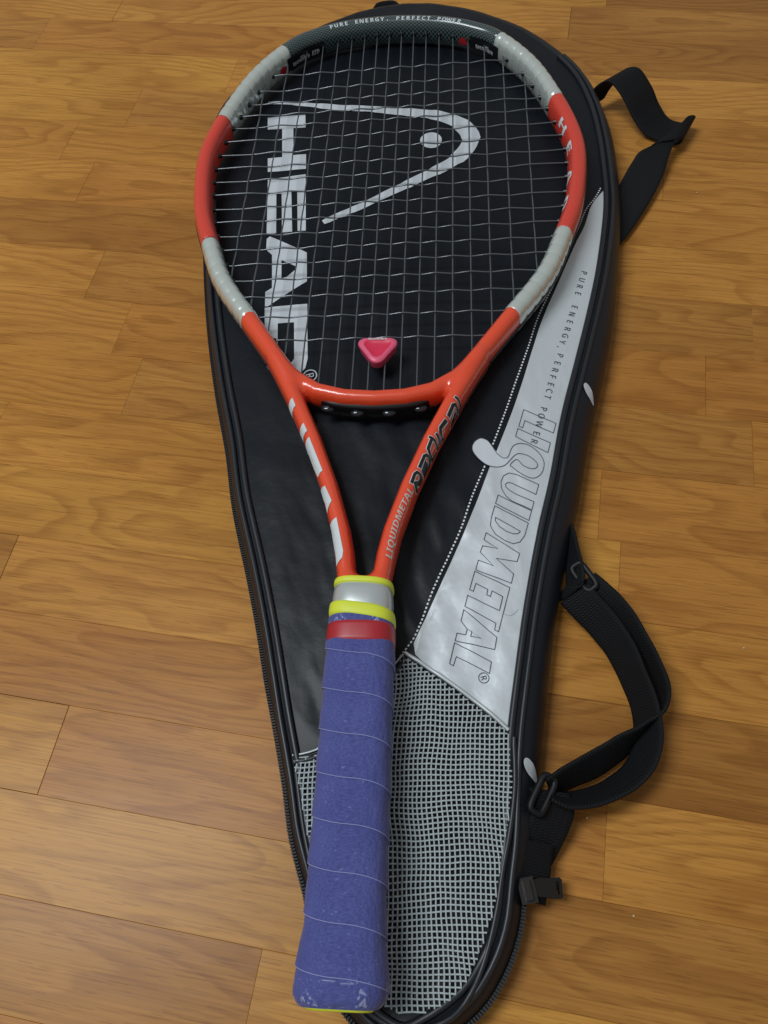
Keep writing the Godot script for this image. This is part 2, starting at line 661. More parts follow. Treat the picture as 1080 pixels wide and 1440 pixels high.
func build_bag() -> void:
	bag = thing("racket_bag", "black and silver tennis racket bag with zip and shoulder strap lying on the floor", "bag", Vector3(-0.03, 0, 0.042), -0.15)
	var ctl := v3([0, 13, 754, 27, 13, 751, 63, 14, 736, 98, 15, 712, 126, 16, 680, 144, 16, 648, 152, 15, 613, 155.5, 15, 576, 154.5, 14, 534, 151, 13, 494, 143, 14.5, 441, 135, 17, 398, 124, 18, 355, 113, 18, 316, 104, 18, 276, 95, 18, 242, 85, 17, 202, 78.5, 17, 167, 73, 17, 134, 69.5, 16, 107, 65.5, 14, 87, 61, 12, 72, 58, 12, 54, 53, 12, 40, 46, 12, 28, 37, 12, 18, 22, 12, 8, 6, 12, 2, -9, 11, 8, -23, 11, 20, -34, 11, 37, -41, 10, 62, -46, 10, 76, -51, 10, 91, -56, 10, 114, -63, 10, 141, -70, 11, 166, -77, 11, 194, -86, 11, 226, -99, 11, 269, -108, 11, 309, -120, 11, 353, -131, 11, 400, -140, 11, 448, -147, 11, 494, -153, 11, 540, -156, 11, 580, -155, 11, 620, -139, 11, 656, -104, 12, 704, -62, 12, 735, -30, 13, 749])
	var ring := cr3(ctl, 0.006, true)
	var n := ring.size()
	var outer := PackedVector2Array()
	var width := []
	var inward := PackedVector2Array()
	for i in n:
		outer.append(Vector2(ring[i].x, ring[i].z))
		width.append(ring[i].y)
	for i in n:
		var t := (outer[(i + 2) % n] - outer[(i - 2 + n) % n]).normalized()
		inward.append(Vector2(t.y, -t.x))        # clockwise list: inside lies to the right
	var edge := PackedVector2Array()
	for i in n:
		edge.append(outer[i] + inward[i] * width[i])
	# side wall all round
	var rows := []
	var uvs := []
	var prof := [[1.0, 1.0], [0.82, 0.985], [0.55, 0.93], [0.30, 0.80], [0.12, 0.62], [0.02, 0.46], [0.0, 0.33], [0.05, 0.16], [0.22, 0.03], [0.4, 0.0]]
	for q in prof:
		var r := PackedVector3Array()
		var uv := PackedVector2Array()
		for i in n + 1:
			var k := i % n
			var p: Vector2 = outer[k] + inward[k] * width[k] * q[0]
			var he := bag_h(edge[k].x, edge[k].y)
			r.append(Vector3(p.x, maxf(0.0003, he * q[1]), -p.y))
			uv.append(Vector2(i * 0.006, (1.0 - q[0]) * 0.03 + q[1] * 0.01))
		rows.append(r)
		uvs.append(uv)
	var st := begin()
	sheet(rows, st, false, uvs)
	part("side_wall", done(st), M.gusset, bag)
	# front panel
	var lo := 1e9
	var hi := -1e9
	for p in edge:
		lo = minf(lo, p.y)
		hi = maxf(hi, p.y)
	rows = []
	uvs = []
	for i in 161:
		var t := i / 160.0
		var v := lerpf(lo, hi, 0.5 - 0.5 * cos(PI * t))
		if i == 0 or i == 160:
			v = clampf(v, lo + 1e-5, hi - 1e-5)
		var s := span(edge, v)
		var r := PackedVector3Array()
		var uv := PackedVector2Array()
		for j in 61:
			var u := lerpf(s.x, s.y, j / 60.0)
			r.append(on_bag(Vector2(u, v), 0.0))
			uv.append(Vector2(u, v))
		rows.append(r)
		uvs.append(uv)
	st = begin()
	sheet(rows, st, false, uvs)
	part("front_panel", done(st), M.vinyl, bag)
	# piping along the panel edge, and a second rib on the sides
	var pp := PackedVector3Array()
	var pq := PackedVector3Array()
	for i in n:
		var k := i
		if edge[k].y > (0.665 if edge[k].x > 0.0 else 0.52):
			continue
		var he := bag_h(edge[k].x, edge[k].y)
		pp.append(Vector3(edge[k].x, he + 0.0006, -edge[k].y))
		var e2: Vector2 = edge[k] - inward[k] * 0.0048
		pq.append(Vector3(e2.x, he - 0.0004, -e2.y))
	part("piping", tube(pp, 0.0019, 8), M.piping, bag)
	part("piping", tube(pq, 0.0016, 8), M.piping, bag)
	# zip teeth: left side, bottom and lower right
	st = begin()
	var at := 0.0
	for i in n:
		var v := outer[i].y
		var used: bool = (outer[i].x < 0.0 and v < 0.60) or v < 0.075
		if not used:
			continue
		for half in 4:
			var f := half / 4.0
			var a := outer[i].lerp(outer[(i + 1) % n], f)
			var inn := inward[i]
			var t := Vector2(-inn.y, inn.x)
			for lay in [0.0128, 0.0102]:
				var sh: Vector2 = t * (0.00075 if lay < 0.012 else 0.0)
				var p: Vector2 = a - inn * 0.0004 + sh
				add_box(st, Transform3D(Basis(Vector3(t.x, 0, -t.y), Vector3.UP, Vector3(inn.x, 0, -inn.y)), Vector3(p.x, lay, -p.y)), Vector3(0.0008, 0.0022, 0.0022))
	var zt := part("zip_teeth", done(st), M.zip, bag)
	zt.set_meta("kind", "stuff")
	bag_prints(edge)
	bag_netting()
	bag_straps()

func bag_prints(edge: PackedVector2Array) -> void:
	# silver vinyl panel
	var sr := v2([139.5, 512.0, 133.7, 484.9, 123.5, 447.3, 116.2, 418.1, 106.6, 367.6, 99.0, 340, 91.2, 311.4, 77.9, 252.3, 69.4, 212.7, 63.8, 176.3, 60.0, 147.4, 58, 138.5])
	var sl := v2([134.5, 506.5, 127.8, 495.3, 121.5, 475.9, 114.4, 460.3, 101, 427, 88.4, 395.7, 80.4, 370.7, 72.5, 344.8, 64.2, 320.3, 56.2, 299, 50.9, 285.8, 38.0, 251, 19, 206, 8.6, 181.9])
	# the right edge follows the piping
	var seam := v2([-50.5, 125.2, -44.2, 126.3, -36.6, 129.4, -20.2, 144.4, -6.4, 163.5, 3.9, 176.5, 15.3, 169.2, 29.6, 159.4, 43.5, 148.9, 57.0, 138.2])
	var fit := PackedVector2Array()
	seam[9] = Vector2(span(edge, 0.1385).y - 0.0012, 0.1385)
	for p in cr2(sr, 0.008):
		if p.y < 0.143:
			continue
		var s := span(edge, p.y)
		fit.append(Vector2(s.y - 0.0012, p.y))
	var poly := fit.duplicate()
	for i in range(seam.size() - 1, 5, -1):
		poly.append(seam[i] + Vector2(0, 0.001))
	poly.append(Vector2(0.0095, 0.1757))
	var left := cr2(sl, 0.008)
	left.reverse()
	poly.append_array(left)
	var st := begin()
	fill(st, poly, 0.006, func(q): return on_bag(q, 0.0006))
	part("silver_panel", done(st), M.silver_vinyl, bag)
	# seam trims over the netting
	var path := PackedVector3Array()
	for p in cr2(seam.slice(5), 0.004):
		path.append(on_bag(p, 0.0016))
	part("seam_trim", tube(path, 0.0011, 7), M.trim, bag)
	path = PackedVector3Array()
	for p in cr2(seam.slice(0, 6), 0.004):
		path.append(on_bag(p, 0.0012))
	part("seam_trim", tube(path, 0.0006, 6), M.trim, bag)
	path = PackedVector3Array()
	for p in cr2(seam.slice(0, 6), 0.004):
		path.append(on_bag(p - Vector2(-0.001, 0.0032), 0.0014))
	part("seam_binding", tube(path, 0.0018, 6), M.piping, bag)
	# contrast stitching
	var line := cr2(v2([137.0, 515.5, 131.5, 503.9, 124.1, 492.1, 117.5, 475, 110.0, 458, 98, 426, 86.0, 397.9, 77.6, 371.6, 69.4, 347.6, 60.7, 321.6, 54.0, 303, 48.2, 287.1, 41.0, 268.8, 34.2, 248.1, 26.6, 230.3, 18.2, 210.7, 10.5, 188.8, 5.1, 179.6, -0.5, 171.3]), 0.0023)
	st = begin()
	for i in range(1, line.size() - 1):
		var d := (line[i + 1] - line[i - 1]).normalized()
		stroke(st, PackedVector2Array([line[i] - d * 0.00062, line[i] + d * 0.00062]), [0.0009], func(q): return on_bag(q, 0.0005))
	var sm := part("stitching", done(st), M.thread, bag)
	sm.set_meta("kind", "stuff")
	# big lettering under the strings
	var big := {
		"h": v2([-107.4, 602.8, -77.9, 602.4, -76.6, 587.7, -86.1, 588.1, -83.6, 557.3, -74, 557, -72.9, 541.1, -101.5, 541.3, -102.9, 556.1, -91.9, 556, -94.7, 587.9, -106, 588.6]),
		"e": v2([-100.7, 533.6, -72.8, 535.4, -68.6, 478.6, -74.4, 478.7, -77.8, 519.2, -82.2, 519.3, -78.1, 478.1, -85.3, 478.1, -89.1, 517.6, -93, 517.7, -89.5, 478, -96.2, 476.8]),
		"a": keyhole(v2([-93.8, 475.3, -66.3, 457.4, -64.4, 431.3, -81.7, 417.2, -88.8, 411.2, -91, 411.4, -92, 424.1, -87.7, 427.1, -90.4, 457.1, -95.1, 462.7, -95.7, 473.1]), v2([-83.3, 451.5, -73.3, 445.2, -72.8, 442.2, -78.2, 435.9, -81.9, 434.8])),
		"d": keyhole(v2([-91, 410.2, -62.8, 411.7, -59.5, 367.3, -60.5, 359.7, -63, 356.6, -68.9, 355.7, -77.8, 356.2, -83.8, 359.6, -87, 365.9]), v2([-81.2, 396.7, -70.4, 396.7, -68.2, 367.8, -69.7, 365.1, -76.6, 365.3, -78.8, 368.5])),
	}
	for k in big:
		st = begin()
		fill(st, big[k], 0.008, func(q): return on_bag(q, 0.0004))
		part("letter", done(st), M.white_print, bag)
	var arc := cr2(v2([-109.1, 620.6, -99.5, 619.4, -61.6, 610.7, -24.7, 603.6, 5.5, 598.0, 25, 592.5, 39.2, 583.0, 47.3, 567.8, 40.7, 550.5, 23.6, 534.7, 4.9, 522.4, -10.6, 512.4, -29.8, 500.7, -43.5, 493.2, -56.8, 485.5]), 0.004)
	var ws := [0.0035, 0.0045, 0.006, 0.0072, 0.0082, 0.0095, 0.0115, 0.0140, 0.0118, 0.0092, 0.0078, 0.0068, 0.0058, 0.005, 0.004]
	st = begin()
	stroke(st, arc, ws, func(q): return on_bag(q, 0.0004), false, 0.006)
	part("emblem_arc", done(st), M.white_print, bag)
	st = begin()
	var dot := PackedVector2Array()
	for i in 28:
		var a := TAU * i / 28
		dot.append(Vector2(18.1, 565.8) * MM + Vector2(cos(a) * 0.0080, sin(a) * 0.0085))
	fill(st, dot, 0.006, func(q): return on_bag(q, 0.0004))
	part("emblem_dot", done(st), M.white_print, bag)
	registered(Vector2(-57.1, 353.8) * MM, 0.0042, 0.0007, M.white_print, 0.0004)
	# outline lettering on the silver panel
	var outl := [
		[72.6, 326.2, 90.9, 316.3, 88.9, 309.6, 72.9, 318.5, 71.3, 313.3, 69.1, 314.4],
		[68.5, 312.8, 86.7, 302.9, 84.8, 296.4, 66.9, 307.2],
		[78.3, 275.2, 70.7, 279.3, 65.9, 281.9, 62, 282.9, 58.8, 281.2, 57.2, 277.4, 57.4, 272.9, 59.4, 268.5, 62.8, 265, 73.5, 259.3, 75, 264.3, 65.8, 269.1, 62, 271.7, 59.9, 273.9, 59.7, 275.8, 61.2, 276.9, 63.4, 276.4, 76.3, 268.9],
		[55.3, 268.8, 73.3, 258.7, 71.5, 252.7, 53.6, 263.2],
		[47.8, 245.2, 65.4, 232.6, 63.8, 227.9, 52.7, 229.7, 61.6, 220.6, 60.1, 215.2, 41.5, 223.3, 43.1, 229.1, 51, 225.3, 44.3, 233.6, 45.6, 237.3, 53.7, 235.6, 46.5, 240.9],
		[41, 222.5, 59.2, 212.8, 52.3, 188.4, 50.3, 189.4, 51.1, 193, 35.3, 202.4, 36.9, 208.5, 53.2, 199.9, 55.3, 207.8, 49.8, 210.9, 48.8, 207.8, 46.9, 208.8, 47.6, 211.8, 41.4, 215.3, 39.9, 210.7, 38, 211.7],
		[29.6, 182.4, 48.1, 172.5, 46.9, 166.5, 30.4, 175.1, 28.8, 170.2, 26.9, 171.2],
	]
	var lw := [0.00036]
	var surf := func(q): return on_bag(q, 0.0010)
	for o in outl:
		st = begin()
		stroke(st, v2(o), lw, surf, true)
		part("letter_outline", done(st), M.ink, bag)
	st = begin()
	stroke(st, v2([53.1, 261.7, 71.1, 251.1, 70.6, 249.6, 68.7, 243.4, 65.9, 239.5, 62.3, 238.4, 57.9, 240.2, 52.9, 244.1, 50.8, 248.1, 50.3, 249.7, 50.9, 254.2]), lw, surf, true)
	stroke(st, v2([53.2, 254.5, 66.5, 246, 65.1, 244.5, 62.4, 244.4, 58.7, 246, 55, 249, 53.1, 252.4]), lw, surf, true)
	part("letter_outline", done(st), M.ink, bag)
	st = begin()
	stroke(st, v2([34.7, 200.6, 51.3, 185.4, 50, 178.9, 29.9, 183.5, 30.9, 187.6, 35.4, 186.7, 36.2, 189.7, 33.1, 194.3]), lw, surf, true)
	stroke(st, v2([36.2, 189.9, 43.2, 184.7, 37.9, 185.9, 38.6, 188.3]), lw, surf, true)
	part("letter_outline", done(st), M.ink, bag)
	# the Q that ends in a drop
	var q_line := cr2(v2([47, 306, 50.4, 304.3, 53.1, 300.3, 55.5, 296, 58.5, 293, 61, 292.7, 62.5, 294.6, 63.8, 298.3, 65.9, 301.3, 69.7, 302.5, 74.2, 301.4, 78.5, 297.7, 81.4, 293.1, 82.2, 288.5, 80.7, 283.3, 78, 280.3, 74.6, 279.4, 70.8, 281, 66.5, 284.2, 63.6, 287.1, 62.8, 288.1, 66.8, 291.7, 70.1, 287.8, 73.9, 285.8, 77, 285.8, 78.5, 287.8, 77.5, 290.4, 73.8, 294, 69.9, 295.5, 67.1, 295.3, 64.7, 293.3, 62.3, 290.4, 59.4, 287.7, 54.9, 286.8, 50.4, 287.7, 46, 291.3, 42.7, 295.6, 41.5, 299.6, 42.6, 303.3, 44.7, 305.3]), 0.0012, true)
	st = begin()
	stroke(st, q_line, lw, surf, true)
	part("letter_outline", done(st), M.ink, bag)
	st = begin()
	fill(st, cr2(v2([47, 306, 50.4, 304.3, 53.1, 300.3, 55.5, 296, 58.5, 293, 61, 292.7, 62.3, 290.4, 59.4, 287.7, 54.9, 286.8, 50.4, 287.7, 46, 291.3, 42.7, 295.6, 41.5, 299.6, 42.6, 303.3, 44.7, 305.3]), 0.002, true), 0.004, func(q): return on_bag(q, 0.0008))
	part("drop_print", done(st), M.white_print, bag)
	registered(Vector2(44, 164.2) * MM, 0.0026, 0.00036, M.ink, 0.001)
	# slogan running down the panel
	var word := "PURE ENERGY, PERFECT POWER".replace(" ", "")
	var spots := v2([117.6, 434, 115.7, 427.8, 113.8, 422.3, 112.2, 416.2, 109.1, 404.9, 106.9, 399, 105.1, 392.8, 103.1, 387, 101.3, 381.6, 99.2, 376.5, 97.3, 372.6, 97, 366.3, 95, 360.5, 93.2, 355.3, 91.5, 350.4, 89.9, 344.5, 88.6, 339.7, 87.3, 335.2, 84.4, 326.4, 82.7, 321.5, 81.1, 316, 79.2, 309.5, 77.5, 304])
	var run := (spots[22] - spots[0]).normalized()
	var rise := Vector2(-run.y, run.x)
	for i in word.length():
		var tris := text_tris(word[i], 0.0038 if word[i] != "," else 0.0012)
		st = begin()
		var c := spots[i] - rise * 0.0019
		put_text(st, tris, func(t): return c + run * t.x + rise * t.y, 0.004, surf)
		part("slogan_letter", done(st), M.ink, bag)
	# scuff across the silver panel
	st = begin()
	stroke(st, cr2(v2([55.5, 198, 58.5, 197.2, 61, 198.8, 63.0, 200.8]), 0.001), [0.0002, 0.0007, 0.0003], surf)
	part("scuff", done(st), M.trim, bag)
	# small drops on the side wall
	for d in [[113.0, 342.6, 0.0], [65.2, 121.6, 0.0]]:
		var pts := PackedVector2Array()
		var c2 := Vector2(d[0], d[1]) * MM
		for i in 24:
			var a := TAU * i / 24
			var r := 1.0 + 0.45 * pow(maxf(0.0, cos(a)), 6.0)
			var q := Vector2(cos(a) * 0.0048 * r, sin(a) * 0.0026)
			pts.append(c2 + q.rotated(deg_to_rad(-62)))
		st = begin()
		fill(st, pts, 0.003, func(q): return on_side(q, 0.0005))
		part("drop_print", done(st), M.white_print, bag)

# height of the side wall on the right, found from its own profile
var side_cache := PackedVector2Array()
func on_side(p: Vector2, lift: float) -> Vector3:
	var o := cr2(v2([135, 398, 124, 355, 113, 316, 104, 276, 95, 242, 85, 202, 78.5, 167, 73, 134, 69.5, 107, 65.5, 87]), 0.004) if side_cache.is_empty() else side_cache
	side_cache = o
	var best := 1e9
	for i in o.size() - 1:
		best = minf(best, Geometry2D.get_closest_point_to_segment(p, o[i], o[i + 1]).distance_to(p))
	var f := clampf(best / (0.018 if p.y > 0.2 else 0.0155), 0.0, 1.0)
	var he := bag_h(p.x - 0.014, p.y) + 0.0002
	var prof := [[0.0, 0.33], [0.02, 0.46], [0.12, 0.62], [0.30, 0.80], [0.55, 0.93], [0.82, 0.985], [1.0, 1.0]]
	var y := 1.0
	for i in prof.size() - 1:
		if f >= prof[i][0] and f <= prof[i + 1][0]:
			y = lerpf(prof[i][1], prof[i + 1][1], (f - prof[i][0]) / (prof[i + 1][0] - prof[i][0]))
	return Vector3(p.x, he * y + lift, -p.y)

func registered(c: Vector2, r: float, w: float, m: Material, lift: float) -> void:
	var st := begin()
	var ringp := PackedVector2Array()
	for i in 24:
		ringp.append(c + Vector2(cos(TAU * i / 24), sin(TAU * i / 24)) * r)
	var surf := func(q): return on_bag(q, lift)
	stroke(st, ringp, [w], surf, true)
	var run := Vector2(0.0, -1.0).rotated(0.25)
	var rise := Vector2(-run.y, run.x)
	put_text(st, text_tris("R", r * 1.15), func(t): return c - rise * r * 0.57 + run * t.x + rise * t.y, 0.004, surf)
	part("registered_mark", done(st), m, bag)

func bag_netting() -> void:
	var seam := [-50.5, 123.2, -36.6, 126.4, -20.2, 141.4, -6.4, 161.5, 3.9, 174.5, 15.3, 167.2, 29.6, 157.4, 43.5, 146.9, 55.0, 137.6]
	var rest := [56.3, 114.4, 53.4, 95.3, 49.1, 77, 45.5, 59.4, 39.2, 43.5, 32.7, 31.0, 25.0, 23.5, 14, 19, 4, 18.5, -7, 23.5, -17, 33, -25, 48, -33, 66, -37.5, 78, -42.5, 96, -46.5, 112]
	var region := v2(seam)
	region.append_array(v2(rest))
	var warp := func(a: float, b: float) -> Vector2:
		return Vector2(a + 0.0016 * sin(b * 38.0 + 1.0) + 0.0022 * wob.get_noise_2d(a * 14.0, b * 14.0), b + 0.0025 * sin(a * 40.0 + 0.6) + 0.0028 * wob.get_noise_2d(a * 13.0 + 30.0, b * 13.0))
	var st := begin()
	var base := 0
	var cell := Vector2(0.00222, 0.00244)
	for dir in 2:
		var count := 57 if dir == 0 else 76
		for k in count:
			var run := PackedVector3Array()
			var m := 160
			for i in m + 1:
				var p: Vector2
				var along := i / float(m)
				if dir == 0:
					p = warp.call(-0.06 + k * cell.x, 0.0 + along * 0.185)
				else:
					p = warp.call(-0.06 + along * 0.125, 0.005 + k * cell.y)
				var ok := Geometry2D.is_point_in_polygon(p, region)
				if ok:
					var swing := sin(PI * (p.y / cell.y if dir == 0 else p.x / cell.x) + PI * k)
					run.append(on_bag(p, 0.0026 + 0.00028 * swing + 0.0008 * fine.get_noise_2d(p.x * 25.0, p.y * 25.0)))
				if (not ok or i == m) and run.size() > 0:
					if run.size() > 5:
						base = sheet(tube_rings(run, 0.00044 if dir == 0 else 0.00046, 5), st, true, [], base)
					run = PackedVector3Array()
	var net := part("mesh_pocket", done(st), M.netting, bag)
	net.set_meta("kind", "stuff")
	# its binding along the sides
	var path := PackedVector3Array()
	for p in cr2(v2([57.5, 135, 57.2, 114.4, 54.4, 95.3, 50.1, 77, 46.5, 59.4, 41.2, 41.5, 34.7, 27.9, 26.5, 18.5, 14, 13.5, 4, 13, -9, 18.8, -20, 30, -28, 45, -34.3, 66, -38.7, 78, -43.7, 96, -48.5, 120]), 0.004):
		path.append(on_bag(p, 0.0014))
	part("pocket_binding", tube(path, 0.0014, 6), M.piping, bag)

func ribbon(path: PackedVector3Array, dirs: PackedVector3Array, w: float, thick: float, step := 0.003) -> ArrayMesh:
	var p := cr3(path, step)
	var d := PackedVector3Array()
	# directions follow the points by arc length
	var lens := [0.0]
	for i in range(1, path.size()):
		lens.append(lens[i - 1] + path[i].distance_to(path[i - 1]))
	for i in p.size():
		var s: float = lens[lens.size() - 1] * i / (p.size() - 1)
		var k := 0
		while k < lens.size() - 2 and s > lens[k + 1]:
			k += 1
		var f: float = clampf((s - lens[k]) / maxf(lens[k + 1] - lens[k], 1e-6), 0.0, 1.0)
		d.append(dirs[k].lerp(dirs[k + 1], smoothstep(0.0, 1.0, f)).normalized())
	var rows := []
	var uvs := []
	for i in p.size():
		var t := (p[mini(i + 1, p.size() - 1)] - p[maxi(i - 1, 0)]).normalized()
		var n := t.cross(d[i]).normalized() * thick * 0.5
		var e := d[i] * w * 0.5
		var lip := d[i] * thick * 0.3
		var r := PackedVector3Array()
		var uv := PackedVector2Array()
		for k in 9:
			var f := k / 8.0 * 2.0 - 1.0
			r.append(p[i] + e * f + n)
			uv.append(Vector2(f * w * 0.5 / 0.0125, i * step / 0.0125))
		r.append(p[i] + e + lip)
		uv.append(Vector2(1.05, i * step / 0.0125))
		for k in 9:
			var f := 1.0 - k / 8.0 * 2.0
			r.append(p[i] + e * f - n)
			uv.append(Vector2(f * w * 0.5 / 0.0125, i * step / 0.0125))
		r.append(p[i] - e - lip)
		uv.append(Vector2(-1.05, i * step / 0.0125))
		r.append(r[0])
		uv.append(uv[0])
		rows.append(r)
		uvs.append(uv)
	var st := begin()
	sheet(rows, st, false, uvs)
	return done(st)

func to_bag(a: PackedVector3Array) -> PackedVector3Array:
	var t := bag.transform.affine_inverse()
	var o := PackedVector3Array()
	for p in a:
		o.append(t * p)
	return o

func turned(a: Array) -> PackedVector3Array:
	var b := bag.transform.basis.inverse()
	var o := PackedVector3Array()
	for p in a:
		o.append((b * (p as Vector3)).normalized())
	return o

func bag_straps() -> void:
	var V := func(x: float, y: float, z: float) -> Vector3: return Vector3(x, y, z)
	# loop beside the head of the bag, folded back on itself
	var up1 := v3([207, 9, -560, 215.7, 14, -569.4, 221.5, 25, -568.6, 229.6, 30, -562.9, 237.7, 23, -551.2, 244.6, 12, -540.6, 252.1, 5, -531.3, 262.8, 3, -524.8, 269.0, 5, -519.9, 270, 12, -516.3, 262, 16.5, -512, 249.3, 15, -507.4, 237.4, 11, -495.5, 223.3, 7, -473.7, 205.3, 5, -450, 186.4, 4, -428.3, 160, 3, -402])
	var dirs := [V.call(0.9, 0.1, -0.5), V.call(0.9, 0.1, -0.5), V.call(0.92, 0.1, -0.42), V.call(0.92, 0.05, -0.35), V.call(0.92, 0, -0.35), V.call(0.9, 0, -0.45), V.call(0.86, 0, -0.55), V.call(0.75, 0, -0.7), V.call(0.6, 0.05, -0.8), V.call(0.6, 0.1, -0.8), V.call(0.6, 0.1, -0.75), V.call(0.75, 0.1, -0.4), V.call(0.86, 0.05, 0.0), V.call(0.9, 0, 0.35), V.call(0.88, 0, 0.45), V.call(0.85, 0, 0.5), V.call(0.85, 0, 0.5)]
	part("shoulder_strap", ribbon(to_bag(up1), turned(dirs), 0.026, 0.0016), M.web, bag)
	# doubled strap lower down, between its two slides
	var sa := v3([96, 17, -156, 101.4, 15, -147, 107.5, 13, -137.5, 113.3, 12, -123.3, 116, 12, -107.4, 117.5, 12, -92, 115, 12, -76.9, 108.6, 12, -65.5, 98.4, 13, -58, 83, 15, -52.8, 68, 18, -52, 59.4, 20, -55.7])
	var da := [V.call(0.8, 0.4, -0.3), V.call(0.75, 0.6, -0.3), V.call(0.7, 0.7, -0.3), V.call(0.6, 0.75, -0.1), V.call(0.5, 0.8, 0.0), V.call(0.5, 0.8, 0.1), V.call(0.5, 0.75, 0.3), V.call(0.4, 0.75, 0.45), V.call(0.2, 0.75, 0.55), V.call(0.0, 0.8, 0.55), V.call(-0.05, 0.85, 0.5), V.call(-0.1, 0.9, 0.4)]
	part("shoulder_strap", ribbon(to_bag(sa), turned(da), 0.018, 0.0018), M.web, bag)
	var sb := v3([60.3, 18, -58.6, 70.7, 15, -62.9, 85, 13, -67.5, 98.5, 12, -73.2, 112.3, 11.5, -80.1, 122.0, 11.5, -86.6, 126.7, 12, -96.4, 127.0, 12, -106.3, 123.4, 12.5, -122.8, 117, 14, -140, 108.1, 16, -152.4, 100.5, 18, -161.2])
	var db := [V.call(-0.2, 0.9, -0.3), V.call(-0.2, 0.85, -0.4), V.call(-0.2, 0.8, -0.5), V.call(-0.25, 0.8, -0.4), V.call(0.0, 0.9, -0.2), V.call(0.3, 0.9, -0.1), V.call(0.3, 0.9, 0.0), V.call(0.3, 0.9, 0.0), V.call(0.35, 0.85, -0.1), V.call(0.5, 0.8, -0.3), V.call(0.7, 0.6, -0.3), V.call(0.8, 0.4, -0.3)]
	part("shoulder_strap", ribbon(to_bag(sb), turned(db), 0.018, 0.0018), M.web, bag)
	# short webbing tabs
	part("webbing_tab", ribbon(to_bag(v3([99.5, 8, -204, 101.3, 12, -196.9, 100.5, 15, -182.6, 98.5, 18, -165.9, 95.5, 17, -156.9, 90, 10, -160])), turned([V.call(0.4, 0.8, 0), V.call(0.4, 0.85, 0.1), V.call(0.4, 0.85, 0.1), V.call(0.5, 0.7, 0.2), V.call(0.5, 0.6, -0.2), V.call(0.5, 0.6, -0.2)]), 0.013, 0.0018), M.web, bag)
	part("webbing_tab", ribbon(to_bag(v3([59.1, 21, -57.3, 61, 18, -50.3, 57.3, 15, -43.4, 51.6, 12, -35.6, 47, 8, -30])), turned([V.call(0.85, -0.25, 0.2), V.call(0.85, -0.3, 0.3), V.call(0.85, -0.35, 0.4), V.call(0.85, -0.4, 0.4), V.call(0.85, -0.4, 0.4)]), 0.020, 0.0018), M.web, bag)
	part("zip_guard", ribbon(to_bag(v3([49.5, 16, -36, 47.5, 15, -30, 45.5, 14, -23, 43, 13.5, -17, 41, 12, -12])), turned([V.call(0.85, -0.4, 0.25), V.call(0.85, -0.45, 0.25), V.call(0.85, -0.45, 0.25), V.call(0.85, -0.45, 0.25), V.call(0.85, -0.45, 0.3)]), 0.017, 0.0018), M.web, bag)
	part("hanging_tab", ribbon(to_bag(v3([49, 16, -698, 53, 22, -706, 63, 23.5, -706.5, 72, 22, -705, 76, 16, -697])), turned([V.call(0.1, 0.8, -0.5), V.call(0.1, 0.8, -0.5), V.call(0.1, 0.8, -0.5), V.call(0.1, 0.8, -0.5), V.call(0.1, 0.8, -0.5)]), 0.009, 0.0018), M.web, bag)
	# plastic slides
	slide_loop(Vector3(102.5, 20, -163.5) * MM, Vector3(5.5, 0, 13.5), Vector3(0.8, 0.35, -0.4), 0.016, 0.0034)
	slide_loop(Vector3(55.8, 23, -55.6) * MM, Vector3(-7.7, 0, 10.2), Vector3(0.7, -0.35, 0.5), 0.018, 0.0036)
	# zip slider with its pull
	var zs := begin()
	add_box(zs, Transform3D(Basis(Vector3.UP, 0.2), Vector3(0.0612, 0.0155, -0.068)), Vector3(0.0075, 0.0055, 0.011))
	add_box(zs, Transform3D(Basis(Vector3.UP, 0.2), Vector3(0.0612, 0.0195, -0.068)), Vector3(0.0032, 0.0028, 0.0085))
	part("zip_slider", done(zs), M.gunmetal, bag)
	var pull := begin()
	var out2 := PackedVector2Array()
	for q in [[0, -3.0], [3, -3.9], [10, -4.2], [14.5, -4.6], [15.6, -3.6], [15.6, 3.6], [14.5, 4.6], [10, 4.2], [3, 3.9], [0, 3.0]]:
		out2.append(Vector2(q[0], q[1]) * MM)
	var slot := PackedVector2Array([Vector2(12.2, -2.8) * MM, Vector2(13.8, -2.8) * MM, Vector2(13.8, 2.8) * MM, Vector2(12.2, 2.8) * MM])
	var key := keyhole(out2, slot)
	var xf := Transform3D(Basis(Vector3.UP, 0.02) * Basis(Vector3(0, 0, 1), -0.42), Vector3(0.0635, 0.0165, -0.0695))
	fill(pull, key, 0.05, func(q): return xf * Vector3(q.x, 0.0008, -q.y))
	fill(pull, key, 0.05, func(q): return xf * Vector3(q.x, -0.0008, -q.y))
	for poly in [out2, slot]:
		for i in poly.size():
			var a: Vector2 = poly[i]
			var b: Vector2 = poly[(i + 1) % poly.size()]
			var q := [xf * Vector3(a.x, 0.0008, -a.y), xf * Vector3(b.x, 0.0008, -b.y), xf * Vector3(b.x, -0.0008, -b.y), xf * Vector3(a.x, -0.0008, -a.y)]
			pull.set_smooth_group(-1)
			add_tri(pull, q[0], q[1], q[2])
			add_tri(pull, q[0], q[2], q[3])
	part("zip_pull", done(pull), M.gunmetal, bag)

